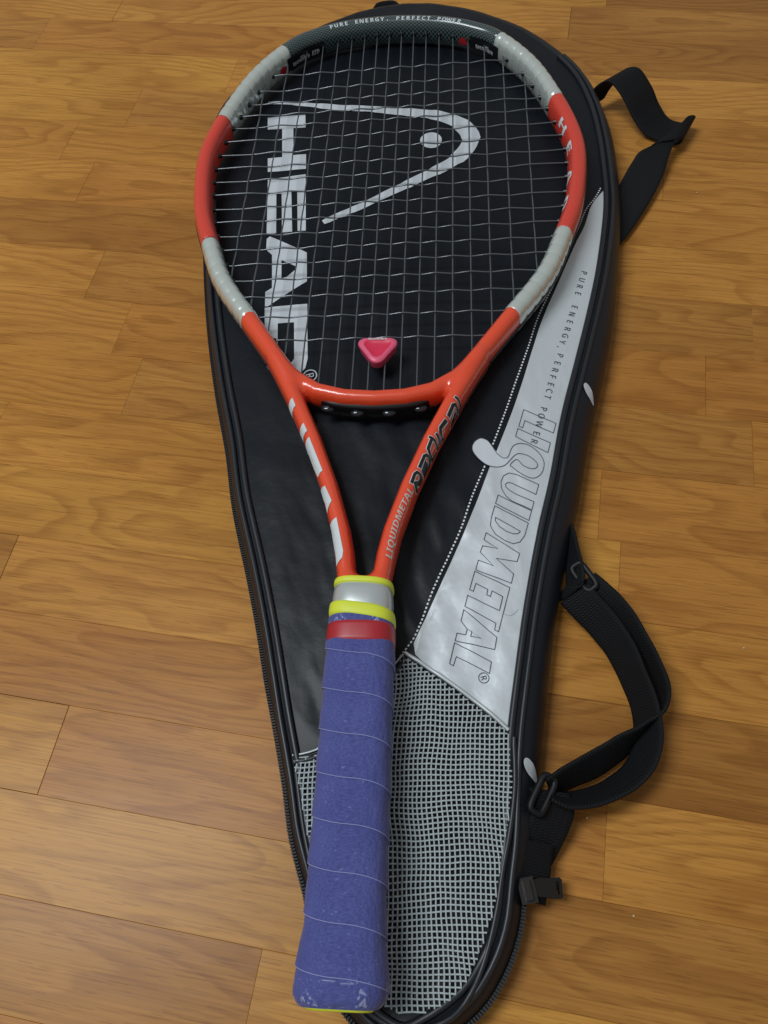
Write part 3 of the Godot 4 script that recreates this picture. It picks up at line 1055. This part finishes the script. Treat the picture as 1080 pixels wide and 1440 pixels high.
func slide_loop(c: Vector3, along: Vector3, across: Vector3, long: float, half: float) -> void:
	var t := bag.transform.affine_inverse()
	var b := bag.transform.basis.inverse()
	var a := (b * along).normalized()
	var x := (b * across)
	x = (x - a * x.dot(a)).normalized()
	var o := t * c
	var path := PackedVector3Array()
	for i in 33:
		var g := TAU * i / 32
		var k := Vector2(cos(g), sin(g))
		var e := Vector2(signf(k.x) * pow(absf(k.x), 0.45), signf(k.y) * pow(absf(k.y), 0.45))
		path.append(o + a * e.x * long * 0.5 + x * e.y * half)
	part("strap_slide", tube(path, 0.0017, 10), M.plastic, bag)

# ------------------------------------------------------------------ racket
const RH := 0.045          # height of the racket's middle plane
const FB := 0.0105         # half of the frame's thickness
const FP := 2.5
var hoop := PackedVector2Array()     # centre line, from the right arm over the tip to the left arm
var hoop_n := PackedVector2Array()
var hoop_s := PackedFloat32Array()

func se(c: float, e: float) -> float:
	return signf(c) * pow(absf(c), e)

func hoop_at(s: float, q: float, lift := 0.0) -> Vector3:     # s metres along, q angle round the section (0 outward, PI/2 up)
	var n := hoop.size()
	var x := clampf(s / hoop_s[n - 1] * (n - 1), 0.0, n - 1.001)
	var i := int(x)
	var c := hoop[i].lerp(hoop[i + 1], x - i)
	var nn := hoop_n[i].lerp(hoop_n[i + 1], x - i).normalized()
	var o := se(cos(q), 2.0 / FP) * (0.0062 + lift)
	var y := se(sin(q), 2.0 / FP) * (FB + lift)
	return Vector3(c.x + nn.x * o, RH + y, -(c.y + nn.y * o))

func hoop_find(v: float, right: bool) -> float:
	for i in hoop.size() - 1:
		var ok := (hoop[i].x > 0.0) == right
		if ok and (hoop[i].y - v) * (hoop[i + 1].y - v) <= 0.0:
			return hoop_s[i]
	return 0.0

func frame_section(called: String, s0: float, s1: float, m: Material, ridges: bool, lift: float) -> void:
	var rows := []
	var uvs := []
	var n := maxi(4, int(absf(s1 - s0) / 0.0012))
	for i in n + 1:
		var s := lerpf(s0, s1, i / float(n))
		var k := lift
		if ridges:
			var ph := fposmod((s - s0) / 0.0088, 1.0)
			k += -0.00045 * pow(absf(2.0 * ph - 1.0), 7.0) + 0.0001 * sin(PI * ph)
		if i == 0 or i == n:
			k -= 0.0004
		var r := PackedVector3Array()
		var uv := PackedVector2Array()
		for j in 41:
			var q := TAU * j / 40.0
			r.append(hoop_at(s, q, k))
			uv.append(Vector2(s, q / TAU * 0.056))
		rows.append(r)
		uvs.append(uv)
	var st := begin()
	sheet(rows, st, false, uvs)
	part(called, done(st), m, racket)

var arms := []            # throat curves: [points, radii]

func throat_field(p: Vector2, y: float, dh: Array) -> float:
	var f := 1e9
	for d in dh:
		var a: float = d[1]
		var b: float = d[2]
		var g := (pow(pow(d[0] / a, FP) + pow(absf(y) / b, FP), 1.0 / FP) - 1.0) * a
		if f > 1e8:
			f = g
		else:
			var k := 0.004
			var h := clampf(0.5 + 0.5 * (f - g) / k, 0.0, 1.0)
			f = lerpf(f, g, h) - k * h * (1.0 - h)
	return f

func curve_dist(p: Vector2, c: Array) -> Array:
	var pts: PackedVector2Array = c[0]
	var rad: Array = c[1]
	var best := 1e9
	var r := 0.005
	var foot := p
	for i in pts.size() - 1:
		var a := pts[i]
		var ab := pts[i + 1] - a
		var t := clampf((p - a).dot(ab) / ab.length_squared(), 0.0, 1.0)
		var d := p.distance_to(a + ab * t)
		if d < best:
			best = d
			r = lerpf(rad[i], rad[i + 1], t)
			foot = a + ab * t
	return [best, r, c[2], foot]

func throat_mesh() -> ArrayMesh:
	var cell := 0.0013
	var x0 := -0.094
	var v0 := 0.1795
	var y0 := -0.0130
	var nx := int(0.188 / cell) + 1
	var nv := int(0.200 / cell) + 1
	var ny := int(0.026 / cell) + 2
	var val := PackedFloat32Array()
	val.resize(nx * nv * ny)
	val.fill(0.01)
	for i in nx:
		for j in nv:
			var p := Vector2(x0 + i * cell, v0 + j * cell)
			var q := Vector2(absf(p.x), p.y)
			var dh := []
			var near := false
			for c in arms:
				var d := curve_dist(p, c)
				dh.append(d)
				if d[0] < d[1] + 0.005:
					near = true
			if not near:
				continue
			for k in ny:
				val[(i * nv + j) * ny + k] = throat_field(p, y0 + k * cell, dh)
	var ids := {}
	var pts := PackedVector3Array()
	var st := begin()
	var corner := [Vector3i(0, 0, 0), Vector3i(1, 0, 0), Vector3i(0, 1, 0), Vector3i(1, 1, 0), Vector3i(0, 0, 1), Vector3i(1, 0, 1), Vector3i(0, 1, 1), Vector3i(1, 1, 1)]
	var edges := [[0, 1], [2, 3], [4, 5], [6, 7], [0, 2], [1, 3], [4, 6], [5, 7], [0, 4], [1, 5], [2, 6], [3, 7]]
	for i in nx - 1:
		for j in nv - 1:
			var b := (i * nv + j) * ny
			for k in ny - 1:
				var c8 := [val[b + k], val[b + k + nv * ny], val[b + k + ny], val[b + k + nv * ny + ny], val[b + k + 1], val[b + k + 1 + nv * ny], val[b + k + 1 + ny], val[b + k + 1 + nv * ny + ny]]
				var lo := 0
				for w in c8:
					if w < 0.0:
						lo += 1
				if lo == 0 or lo == 8:
					continue
				var s := Vector3.ZERO
				var n := 0
				for e in edges:
					var fa: float = c8[e[0]]
					var fb: float = c8[e[1]]
					if (fa < 0.0) != (fb < 0.0):
						var t := fa / (fa - fb)
						s += Vector3(corner[e[0]]).lerp(Vector3(corner[e[1]]), t)
						n += 1
				s = s / n + Vector3(i, j, k)
				ids[b + k] = pts.size()
				pts.append(Vector3(x0 + s.x * cell, RH + y0 + s.z * cell, -(v0 + s.y * cell)))
	for p in pts:
		st.add_vertex(p)
	var step := [nv * ny, ny, 1]
	for i in range(1, nx - 1):
		for j in range(1, nv - 1):
			for k in range(1, ny - 1):
				var b := (i * nv + j) * ny + k
				var inside := val[b] < 0.0
				for ax in 3:
					var o := val[b + step[ax]] < 0.0
					if inside == o:
						continue
					var d1: int = step[(ax + 1) % 3]
					var d2: int = step[(ax + 2) % 3]
					var q := [b, b - d1, b - d1 - d2, b - d2]
					var ok := true
					for w in q:
						if not ids.has(w):
							ok = false
					if not ok:
						continue
					var order := [0, 1, 2, 0, 2, 3] if inside else [0, 2, 1, 0, 3, 2]
					for w in order:
						st.add_index(ids[q[w]])
	return done(st)

func arm_top(p: Vector2, lift: float) -> Vector3:     # the throat's upper skin, for prints
	var d := curve_dist(p, arms[0] if p.x > 0.0 else arms[1])
	# measured round the section, so that print near the edge folds down the side
	var foot: Vector2 = d[3]
	var k: float = d[0] / d[1]
	var o: float = d[0]
	var y: float = d[2] * pow(maxf(0.0, 1.0 - pow(minf(k, 0.93), FP)), 1.0 / FP)
	if k > 0.93:
		y -= (k - 0.93) * d[1] * 1.4
		o = d[1] * pow(maxf(0.0, 1.0 - pow(absf(y) / d[2], FP)), 1.0 / FP)
	y += lift * (1.0 if k < 0.8 else 0.3)
	o += lift * clampf(k, 0.0, 1.0)
	var c := foot + (p - foot).normalized() * o if d[0] > 1e-6 else p
	return Vector3(c.x, RH + y, -c.y)

func build_racket() -> void:
	racket = thing("tennis_racket", "red, silver and dark tennis racket with violet grip lying on the bag", "tennis racket", Vector3(-0.046, 0, 0.0184), -0.165)
	var half := [0, 664.2, 21, 663.0, 42, 659.2, 61, 651.8, 79.5, 639.0, 103.3, 605, 119.8, 562, 128.6, 527, 130, 499, 125, 460, 116, 430.5, 103, 397, 80.5, 362, 62.5, 335]
	var pts := v2(half)
	var all := PackedVector2Array()
	for i in range(pts.size() - 1, 0, -1):
		all.append(pts[i])
	for i in pts.size():
		all.append(Vector2(-pts[i].x, pts[i].y))
	hoop = cr2(all, 0.003)
	var s := 0.0
	for i in hoop.size():
		if i:
			s += hoop[i].distance_to(hoop[i - 1])
		hoop_s.append(s)
		var t := (hoop[mini(i + 1, hoop.size() - 1)] - hoop[maxi(i - 1, 0)]).normalized()
		hoop_n.append(Vector2(t.y, -t.x))
	var arm := v2([81.4, 363.3, 80.5, 362, 62.5, 335, 46.8, 303, 33.2, 273, 21.8, 243, 13.6, 216, 11.0, 203, 8.8, 188])
	var rad := [0.0058, 0.0060, 0.0058, 0.0053, 0.0050, 0.0050, 0.0051, 0.0052, 0.0050]
	var mir := PackedVector2Array()
	for p in arm:
		mir.append(Vector2(-p.x, p.y))
	var bridge := v2([-60, 330.5, -47, 316.5, -34, 307.8, -18, 303.5, 0, 302.2, 18, 303.5, 34, 307.8, 47, 316.5, 60, 330.5])
	arms = [[arm, rad, FB], [mir, rad, FB], [v2([-5.9, 182.5, 5.9, 182.5]), [0.0080, 0.0080], FB], [bridge, [0.0042, 0.0052, 0.0050, 0.0048, 0.0048, 0.0048, 0.0050, 0.0052, 0.0042], 0.0088]]
	var marks := [hoop_find(0.363, true), hoop_find(0.4335, true), hoop_find(0.5655, true), hoop_find(0.640, true), hoop_find(0.631, false), hoop_find(0.551, false), hoop_find(0.4265, false), hoop_find(0.360, false)]
	frame_section("frame_section", marks[0], marks[1], M.frame_silver, true, 0.0001)
	frame_section("frame_section", marks[1], marks[2], M.frame_red, false, 0.0)
	frame_section("frame_section", marks[2], marks[3], M.frame_silver, true, 0.0001)
	frame_section("frame_section", marks[3], marks[4], M.frame_dark, false, 0.0)
	frame_section("frame_section", marks[4], marks[5], M.frame_silver, true, 0.0001)
	frame_section("frame_section", marks[5], marks[6], M.frame_red, false, 0.0)
	frame_section("frame_section", marks[6], marks[7], M.frame_silver, true, 0.0001)
	part("throat", throat_mesh(), M.throat, racket)
	# grommet strip in the outer groove
	var strip := PackedVector3Array()
	var rows := []
	for i in range(0, hoop.size()):
		var c := hoop[i] + hoop_n[i] * 0.0062
		var up := []
		for q in [[-0.0003, -0.0022], [0.0006, -0.0019], [0.0006, -0.0003], [-0.0003, 0.0]]:
			var e: Vector2 = c + hoop_n[i] * q[0]
			up.append(Vector3(e.x, RH + q[1], -e.y))
		rows.append(PackedVector3Array(up))
	var st := begin()
	sheet(rows, st)
	part("grommet_strip", done(st), M.black, racket)
	for sg in [1.0, -1.0]:
		rows = []
		var line := cr2(v2([62.5, 335, 46.5, 303, 39, 287.5]), 0.003)
		for i in line.size():
			var t := (line[mini(i + 1, line.size() - 1)] - line[maxi(i - 1, 0)]).normalized()
			var nn := Vector2(-t.y, t.x)
			if nn.x < 0.0:
				nn = -nn
			var rr := lerpf(0.0058, 0.0051, i / float(line.size() - 1))
			var up := []
			for q in [[-0.0004, -0.0024], [0.0005, -0.0019], [0.0005, -0.0004], [-0.0004, 0.0001]]:
				var e: Vector2 = line[i] + nn * (rr + q[0])
				up.append(Vector3(e.x * sg, RH + q[1], -e.y))
			rows.append(PackedVector3Array(up))
		st = begin()
		sheet(rows, st)
		part("grommet_strip", done(st), M.black, racket)
	# bridge grommet strip with its studs
	rows = []
	var bl := cr2(v2([-36, 308.7, -26, 305.2, -14, 303.0, 0, 302.2, 14, 303.0, 26, 305.2, 36, 308.7]), 0.003)
	for i in bl.size():
		var t := (bl[mini(i + 1, bl.size() - 1)] - bl[maxi(i - 1, 0)]).normalized()
		var nn := Vector2(t.y, -t.x)
		var taper := smoothstep(0.0, 5.0, minf(i, bl.size() - 1 - i))
		var r := PackedVector3Array()
		for q in [[0.0020, 0.0036], [0.0050, 0.0030], [0.0058, 0.0018], [0.0058, -0.0062], [0.0048, -0.0074], [0.0020, -0.0080]]:
			var e: Vector2 = bl[i] + nn * (q[0] + 0.0004) * lerpf(0.6, 1.0, taper)
			r.append(Vector3(e.x, RH + q[1] * lerpf(0.6, 1.0, taper), -e.y))
		rows.append(r)
	st = begin()
	sheet(rows, st)
	part("bridge_grommet_strip", done(st), M.black, racket)
	for x in [-27.5, -10.0, 8.5, 26.5]:
		var sp := SphereMesh.new()
		sp.radius = 0.0042
		sp.height = 0.0036
		sp.radial_segments = 16
		sp.rings = 8
		var o := part("stud", sp, M.stud, racket)
		var vv: float = 302.2 + 3.5 * pow(absf(x) / 27.0, 2.0)
		o.position = Vector3(x, 43.0, -(vv - 6.0)) * MM
		o.scale = Vector3(1.0, 1.0, 0.7)
	build_strings()
	build_handle()
	racket_prints()

func inner_u(v: float) -> float:        # half width of the string opening at v
	var best := 0.0
	for i in hoop.size() - 1:
		if hoop[i].x > 0.0 and (hoop[i].y - v) * (hoop[i + 1].y - v) <= 0.0:
			best = maxf(best, lerpf(hoop[i].x, hoop[i + 1].x, (v - hoop[i].y) / (hoop[i + 1].y - hoop[i].y + 1e-9)))
	return best

func inner_v(u: float, top: bool) -> float:
	var c := hoop if top else cr2(arms[3][0], 0.002)
	var best := -1.0 if top else 9.0
	for i in c.size() - 1:
		if (c[i].x - u) * (c[i + 1].x - u) <= 0.0 and c[i].x != c[i + 1].x:
			var v := lerpf(c[i].y, c[i + 1].y, (u - c[i].x) / (c[i + 1].x - c[i].x))
			best = maxf(best, v) if top else minf(best, v)
	if not top and best > 1.0:
		for i in hoop.size() - 1:
			if (hoop[i].x - u) * (hoop[i + 1].x - u) <= 0.0 and hoop[i].y < 0.5:
				best = minf(best, hoop[i].y)
	return best

func build_strings() -> void:
	var mains := [4.8, 14.4, 24.2, 34.4, 45.2, 56.8, 69.2, 83.0, 98.5]
	var us := []
	for i in range(8, -1, -1):
		us.append(-mains[i] * MM)
	for m in mains:
		us.append(m * MM)
	var vs := [616, 597.5, 583, 569, 556, 541, 526.5, 512, 498, 484.4, 470, 456.8, 443.2, 429.6, 416, 401.8, 386.8, 369.5, 350.5]
	var tilt := func(j: int) -> float: return lerpf(0.055, 0.022, j / 18.0)
	var cyl := CylinderMesh.new()
	cyl.top_radius = 0.0014
	cyl.bottom_radius = 0.0021
	cyl.height = 0.0024
	cyl.radial_segments = 10
	cyl.rings = 1
	var amp := 0.00062
	for i in us.size():
		var u: float = us[i]
		var top := inner_v(u, true) - 0.003
		var low := inner_v(u, false) + 0.002
		var path := PackedVector3Array()
		path.append(Vector3(u, RH, -top))
		for j in vs.size():
			var v: float = vs[j] * MM + tilt.call(j) * u
			if v > top - 0.004 or v < low + 0.004:
				continue
			path.append(Vector3(u, RH + amp * (1.0 if (i + j) % 2 == 0 else -1.0), -v))
		path.append(Vector3(u, RH, -low))
		part("main_string", tube(cr3(path, 0.0016), 0.00051, 10), M.string, racket)
		for e in [top - 0.0036, low + 0.0034]:
			var g := part("grommet", cyl, M.black, racket)
			g.position = Vector3(u, RH, -e)
			g.rotation.x = PI / 2 if e > 0.5 else -PI / 2
	for j in vs.size():
		var v0: float = vs[j] * MM
		var k: float = tilt.call(j)
		var r := inner_u(v0 + k * 0.1) - 0.004
		var l := inner_u(v0 - k * 0.1) - 0.004
		var path := PackedVector3Array()
		path.append(Vector3(-l, RH, -(v0 - k * l)))
		for i in us.size():
			var u: float = us[i]
			if u < -l + 0.004 or u > r - 0.004:
				continue
			path.append(Vector3(u, RH + amp * (-1.0 if (i + j) % 2 == 0 else 1.0), -(v0 + k * u)))
		path.append(Vector3(r, RH, -(v0 + k * r)))
		part("cross_string", tube(cr3(path, 0.0016), 0.00051, 10), M.string, racket)
		for e in [-l + 0.003, r - 0.003]:
			var g := part("grommet", cyl, M.black, racket)
			g.position = Vector3(e, RH, -(v0 + k * e))
			g.rotation.z = PI / 2 if e > 0 else -PI / 2

func grip_radius(v: float) -> Vector2:        # half width, half height along the handle
	var w := 0.0166 + 0.0004 * smoothstep(0.10, 0.03, v)
	var h := 0.0150
	var fl := smoothstep(0.032, 0.008, v)
	w += 0.0022 * fl
	h += 0.0022 * fl
	return Vector2(w, h)

func grip_at(q: float, v: float, lift: float) -> Vector3:
	var r := grip_radius(v)
	var c := cos(q)
	var s := sin(q)
	var oct := 2.0 / 3.4
	return Vector3(se(c, oct) * (r.x + lift), RH - 0.0005 + se(s, oct) * (r.y + lift), -v)

func wrap_phase(q: float, v: float) -> float:
	return (v - 0.011) / 0.0192 - (q - PI / 2) / TAU

func build_handle() -> void:
	# overgrip, a spiral band whose lower edge stands proud
	var rows := []
	var uvs := []
	var nv := 300
	for i in nv + 1:
		var v := lerpf(0.0008, 0.1535, i / float(nv))
		var r := PackedVector3Array()
		var uv := PackedVector2Array()
		for j in 73:
			var q := TAU * j / 72.0
			var ph := fposmod(wrap_phase(q, v), 1.0)
			var lift := 0.0008 * (1.0 - ph) * smoothstep(0.0, 0.05, ph)
			lift += 0.00022 * fine.get_noise_3d(cos(q) * 2.2, sin(q) * 2.2, v * 110.0)
			if v < 0.007:
				lift -= 0.0045 * pow(1.0 - v / 0.007, 2.2)
			r.append(grip_at(q, v, lift))
			uv.append(Vector2(j / 72.0, v / 0.1535))
		rows.append(r)
		uvs.append(uv)
	var st := begin()
	sheet(rows, st, false, uvs)
	part("overgrip", done(st), M.grip, racket)
	# pale worn edges of the wraps, each turn over the visible half
	for k in 8:
		var l := PackedVector3Array()
		var gap := 0
		for j in 61:
			var q := lerpf(-0.35, PI + 0.35, j / 60.0)
			var v := 0.011 + 0.0192 * (k + (q - PI / 2) / TAU + 0.03)
			if v < 0.004 or v > 0.150:
				continue
			l.append(grip_at(q, v, 0.00062 + 0.00012 * fine.get_noise_2d(q * 5.0, k * 7.0)))
		if l.size() > 4:
			st = begin()
			sheet(tube_rings(l, 0.00022, 5), st, true)
			part("wrap_edge", done(st), M.wrap_edge, racket)
	# butt cap
	rows = []
	for q in [[0.0022, 0.985], [0.0006, 0.97], [-0.0002, 0.90], [-0.0003, 0.5], [-0.0003, 0.02]]:
		var r := PackedVector3Array()
		for j in 48:
			var p := grip_at(TAU * j / 48.0, 0.0, -0.0042)
			r.append(Vector3(p.x * q[1], RH + (p.y - RH) * q[1], -q[0]))
		rows.append(r)
	st = begin()
	sheet(rows, st, true)
	part("butt_cap", done(st), M.yellow, racket)
	# bands at the top of the handle: red tape, rubber ring, silver collar, yellow rim
	band("finishing_tape", 0.1515, 0.1635, 0.0, 0.0003, M.red_tape, 0.0168, 0.0152)
	band("overgrip_end", 0.1600, 0.1668, -0.02, 0.0, M.grip, 0.0166, 0.0150)
	band("rubber_ring", 0.1645, 0.1725, -0.13, 0.0009, M.yellow, 0.0160, 0.0146)
	band("collar", 0.1660, 0.1845, -0.03, 0.0009, M.collar, 0.0146, 0.0132)
	band("collar_rim", 0.1830, 0.1868, -0.04, 0.0006, M.yellow, 0.0148, 0.0132)
	for mk in [[2.75, 0.1765], [0.42, 0.172]]:
		st = begin()
		var sq := PackedVector2Array([Vector2(-0.0012, -0.0016), Vector2(0.0012, -0.0016), Vector2(0.0012, 0.0016), Vector2(-0.0012, 0.0016)])
		stroke(st, sq, [0.0007], func(p): return collar_at(mk[0] - p.x / 0.0146, mk[1] + p.y, 0.0003), true)
		part("collar_mark", done(st), M.decal_black, racket)

func collar_at(q: float, v: float, lift: float) -> Vector3:
	var oct := 2.0 / 2.8
	return Vector3(se(cos(q), oct) * (0.0146 + lift), RH + se(sin(q), oct) * (0.0132 + lift), -v)

func band(called: String, v0: float, v1: float, slant: float, bulge: float, m: Material, w: float, h: float) -> void:
	var rows := []
	var uvs := []
	var n := 8
	for i in n + 1:
		var f := i / float(n)
		var r := PackedVector3Array()
		var uv := PackedVector2Array()
		var b := bulge * (maxf(0.0, sin(PI * f)) if called == "collar" else sqrt(maxf(0.0, sin(PI * f))))
		if i == 0 or i == n:
			b -= 0.0012
		for j in 65:
			var q := TAU * j / 64.0
			var oct := 2.0 / 2.9
			var x := se(cos(q), oct) * (w + b)
			var y := se(sin(q), oct) * (h + b)
			r.append(Vector3(x, RH + y, -(lerpf(v0, v1, f) + x * slant)))
			uv.append(Vector2(j / 64.0, f * 0.05))
		rows.append(r)
		uvs.append(uv)
	var st := begin()
	sheet(rows, st, false, uvs)
	part(called, done(st), m, racket)

func racket_prints() -> void:
	var st: SurfaceTool
	# model name on the right arm: black strokes with a pale edge
	var strokes := [
		[[23.2, 241.8, 24.9, 247.5, 26.2, 248.7, 27.7, 248.1, 28.2, 246.2, 27.2, 243.9, 24.7, 242.2], [25, 242.4, 26.4, 238.9]],
		[[27.2, 251.5, 29.8, 259, 31.1, 259.9, 32.6, 259.2, 33.2, 257, 30.6, 249.6, 29.2, 250.6, 31.0, 256.6]],
		[[32.2, 271.1, 34.2, 270.3, 37.9, 267.2], [33.8, 270.3, 31.7, 263.6, 32.8, 261.2, 34.9, 259.9, 37.3, 265.4]],
		[[35.9, 273.7, 39.7, 270.5]],
		[[41.5, 283.4, 38.3, 277.6, 38.4, 275.7, 40.4, 273.2, 42, 275.2]],
		[[42.6, 285.8, 45.3, 293.1, 46.7, 294, 48.8, 292.5, 49.3, 289.8, 46.5, 283.8, 45.6, 285, 47.0, 290.8]],
		[[46.4, 298.4, 50.4, 295.9, 51.4, 292.2]],
	]
	for letter in strokes:
		st = begin()
		for l in letter:
			var p := v2(l)
			var d0 := (p[0] - p[1]).normalized() * 0.00035
			var d1 := (p[p.size() - 1] - p[p.size() - 2]).normalized() * 0.00035
			var q := p.duplicate()
			q[0] += d0
			q[q.size() - 1] += d1
			stroke(st, q, [0.0023], func(z): return arm_top(z, 0.0002), false, 0.002)
		part("letter_edge", done(st), M.decal_white, racket)
		st = begin()
		for l in letter:
			stroke(st, v2(l), [0.00155], func(z): return arm_top(z, 0.0004), false, 0.002)
		part("letter", done(st), M.decal_black, racket)
	# second name below it
	var word := "LIQUIDMETAL"
	var path := cr2(v2([12.6, 197.0, 13.4, 204, 15.1, 214, 17.8, 224, 21.6, 234.6, 23.4, 239]), 0.001)
	var word_tris := text_tris(word, 0.0037, true)
	var wide := 0.0
	for q in word_tris:
		wide = maxf(wide, absf(q.x))
	st = begin()
	put_text(st, word_tris, func(t): return along(path, (t.x / wide * 0.5 + 0.5), t.y - 0.0020, t.y * 0.35), 0.0015, func(z): return arm_top(z, 0.0003))
	part("lettering", done(st), M.decal_grey, racket)
	# white capitals that wrap over the left arm
	for poly in [[-51.5, 294.7, -46.4, 298.3, -44.1, 292.9, -48.8, 289.1], [-42.6, 277.2, -38.4, 280.9, -35.9, 275.5, -40.5, 272.3], [-38.4, 269, -34.4, 271.5, -25.2, 249.5, -28.0, 247.4, -35.6, 264.2, -37.2, 263.9], [-26.9, 240.4, -23.1, 240.2, -18.9, 230.8, -21.2, 225.5, -22.7, 231.2], [-19.1, 218.4, -15.6, 220.8, -10.8, 201.4, -11, 197.6, -13.9, 194, -14.6, 199.1]]:
		st = begin()
		fill(st, v2(poly), 0.002, func(z): return arm_top(z, 0.0003))
		part("letter", done(st), M.decal_white, racket)
	# slogan over the tip
	var sl := "PURE ENERGY. PERFECT POWER"
	var s_mid := hoop_find(0.659, true)
	for i in hoop.size() - 1:
		if hoop[i].x >= 0.0 and hoop[i + 1].x < 0.0:
			s_mid = hoop_s[i]
	for i in sl.length():
		if sl[i] == " ":
			continue
		var sc := s_mid - (i - 12.5) * 0.0041
		st = begin()
		put_text(st, text_tris(sl[i], 0.0030 if sl[i] != "." else 0.0007, true), func(t): return Vector2(sc - t.x * 1.25, t.y), 0.002, func(z): return hoop_at(z.x, PI / 2 + 0.16 - z.y / 0.0066 + 0.3, 0.0002))
		part("slogan_letter", done(st), M.decal_white, racket)
	# capitals on the inner flank of the right red section
	var bars := [["H", 0.5375], ["E", 0.512], ["A", 0.484], ["D", 0.456]]
	for b in bars:
		var sc := hoop_find(b[1], true)
		st = begin()
		put_text(st, text_tris(b[0], 0.0085, true), func(t): return Vector2(sc - t.x * 2.0, t.y), 0.002, func(z): return hoop_at(z.x, PI - 0.45 - z.y / 0.0115 + 0.28, 0.0003))
		part("letter", done(st), M.decal_white, racket)
	# head tape inside the tip with its maker's name, red mark at one end
	for e in [[-1.0, "tecnifibre  ATP"], [1.0, "tecnifibre"]]:
		var right: bool = e[0] > 0
		var s0 := hoop_find(0.628 if not right else 0.634, right)
		var s1 := hoop_find(0.652 if not right else 0.653, right)
		rows_tape(s0, s1)
		st = begin()
		var sc := (s0 + s1) / 2.0
		put_text(st, text_tris(e[1], 0.0034, true), func(t): return Vector2(sc - t.x * 0.95, t.y), 0.002, func(z): return hoop_at(z.x, PI + 0.30 - z.y / 0.011, 0.0008))
		part("tape_lettering", done(st), M.decal_white, racket)
		st = begin()
		var sr := s1 + 0.004 if not right else s1 - 0.004
		sr = hoop_find(0.622, false) if not right else hoop_find(0.6545, true)
		var sp := PackedVector2Array()
		for i in 16:
			sp.append(Vector2(sr + cos(TAU * i / 16) * 0.004, sin(TAU * i / 16) * 0.0022))
		fill(st, sp, 0.002, func(z): return hoop_at(z.x, PI + 0.12 - z.y / 0.011, 0.0009))
		part("tape_mark", done(st), M.red_tape, racket)

func along(path: PackedVector2Array, f: float, side: float, lean: float) -> Vector2:
	var x := clampf(f, 0.0, 1.0) * (path.size() - 2)
	var k := mini(int(x), path.size() - 2)
	var run := (path[mini(k + 2, path.size() - 1)] - path[maxi(k - 1, 0)]).normalized()
	return path[k].lerp(path[k + 1], x - k) + Vector2(-run.y, run.x) * side + run * lean

func rows_tape(s0: float, s1: float) -> void:
	var rows := []
	for i in 31:
		var r := PackedVector3Array()
		for j in 7:
			r.append(hoop_at(lerpf(s0, s1, i / 30.0), PI + 0.5 - j * 0.13, 0.0005))
		rows.append(r)
	var st := begin()
	sheet(rows, st)
	part("head_tape", done(st), M.black, racket)

# ------------------------------------------------------------------ small things
func build_dampener() -> void:
	var t := racket.transform
	var d := thing("vibration_dampener", "pink rubber rounded triangle clipped between the strings above the racket throat", "vibration dampener", t * Vector3(0.0002, RH - 0.003, -0.339), -0.165)
	var outline := func(a: float) -> Vector2:
		var r := 0.0
		# rounded triangle, point towards the handle
		var k := cos(3.0 * (a + PI / 2.0))
		r = 0.0088 * (1.0 + 0.2 * k + 0.06 * k * k)
		return Vector2(cos(a) * r * 1.16, sin(a) * r)
	var ring := func(f: float, y: float) -> PackedVector3Array:
		var r := PackedVector3Array()
		for j in 48:
			var p: Vector2 = outline.call(TAU * j / 48.0)
			r.append(Vector3(p.x * f, y * 0.86, -p.y * f))
		return r
	var st := begin()
	sheet([ring.call(0.84, 0.0), ring.call(0.94, 0.0014), ring.call(0.93, 0.0030), ring.call(0.93, 0.0050), ring.call(1.0, 0.0060), ring.call(1.03, 0.0075), ring.call(1.0, 0.0088)], st, true)
	part("body", done(st), M.pink, d)
	st = begin()
	sheet([ring.call(1.0, 0.0088), ring.call(0.93, 0.0096), ring.call(0.80, 0.0101), ring.call(0.70, 0.0100)], st, true)
	part("rim", done(st), M.pink_pale, d)
	st = begin()
	sheet([ring.call(0.70, 0.0100), ring.call(0.62, 0.0094), ring.call(0.3, 0.0092), ring.call(0.02, 0.0091)], st, true)
	part("face", done(st), M.pink_deep, d)
	st = begin()
	put_text(st, text_tris("tecnifibre", 0.0019, true), func(q): return Vector2(q.x, 0.0050 + q.y), 0.003, func(z): return Vector3(z.x, 0.0090, -z.y))
	part("lettering", done(st), M.decal_white, d)

func build_crumbs() -> void:
	var spots := [[0, 0, "pale crumb on the floor left of the racket head", -0.163, -0.452], [1, 0, "pale crumb on the floor below the shoulder strap", 0.078, -0.045], [2, 0, "pale crumb on the floor right of the shoulder strap curve", 0.181, -0.118], [3, 0, "pale crumb on the floor between the upper strap and the right edge", 0.262, -0.46], [4, 0, "pale crumb on the floor right of the zip pull", 0.089, 0.0]]
	for s in spots:
		var st := begin()
		var r := 0.0006
		st.set_smooth_group(-1)
		var sp := SphereMesh.new()
		sp.radius = r
		sp.height = r * 1.3
		sp.radial_segments = 7
		sp.rings = 4
		var arr := sp.get_mesh_arrays()
		var vs: PackedVector3Array = arr[Mesh.ARRAY_VERTEX]
		var idx: PackedInt32Array = arr[Mesh.ARRAY_INDEX]
		for i in idx:
			var v := vs[i]
			st.add_vertex(v * (1.0 + 0.5 * fine.get_noise_3dv(v * 900.0 + Vector3.ONE * s[0] * 5.0)))
		var o := part("crumb", done(st), M.crumb, self)
		o.position = Vector3(s[3], r * 0.55, s[4])
		tag(o, s[2], "crumb", "crumbs on the floor")
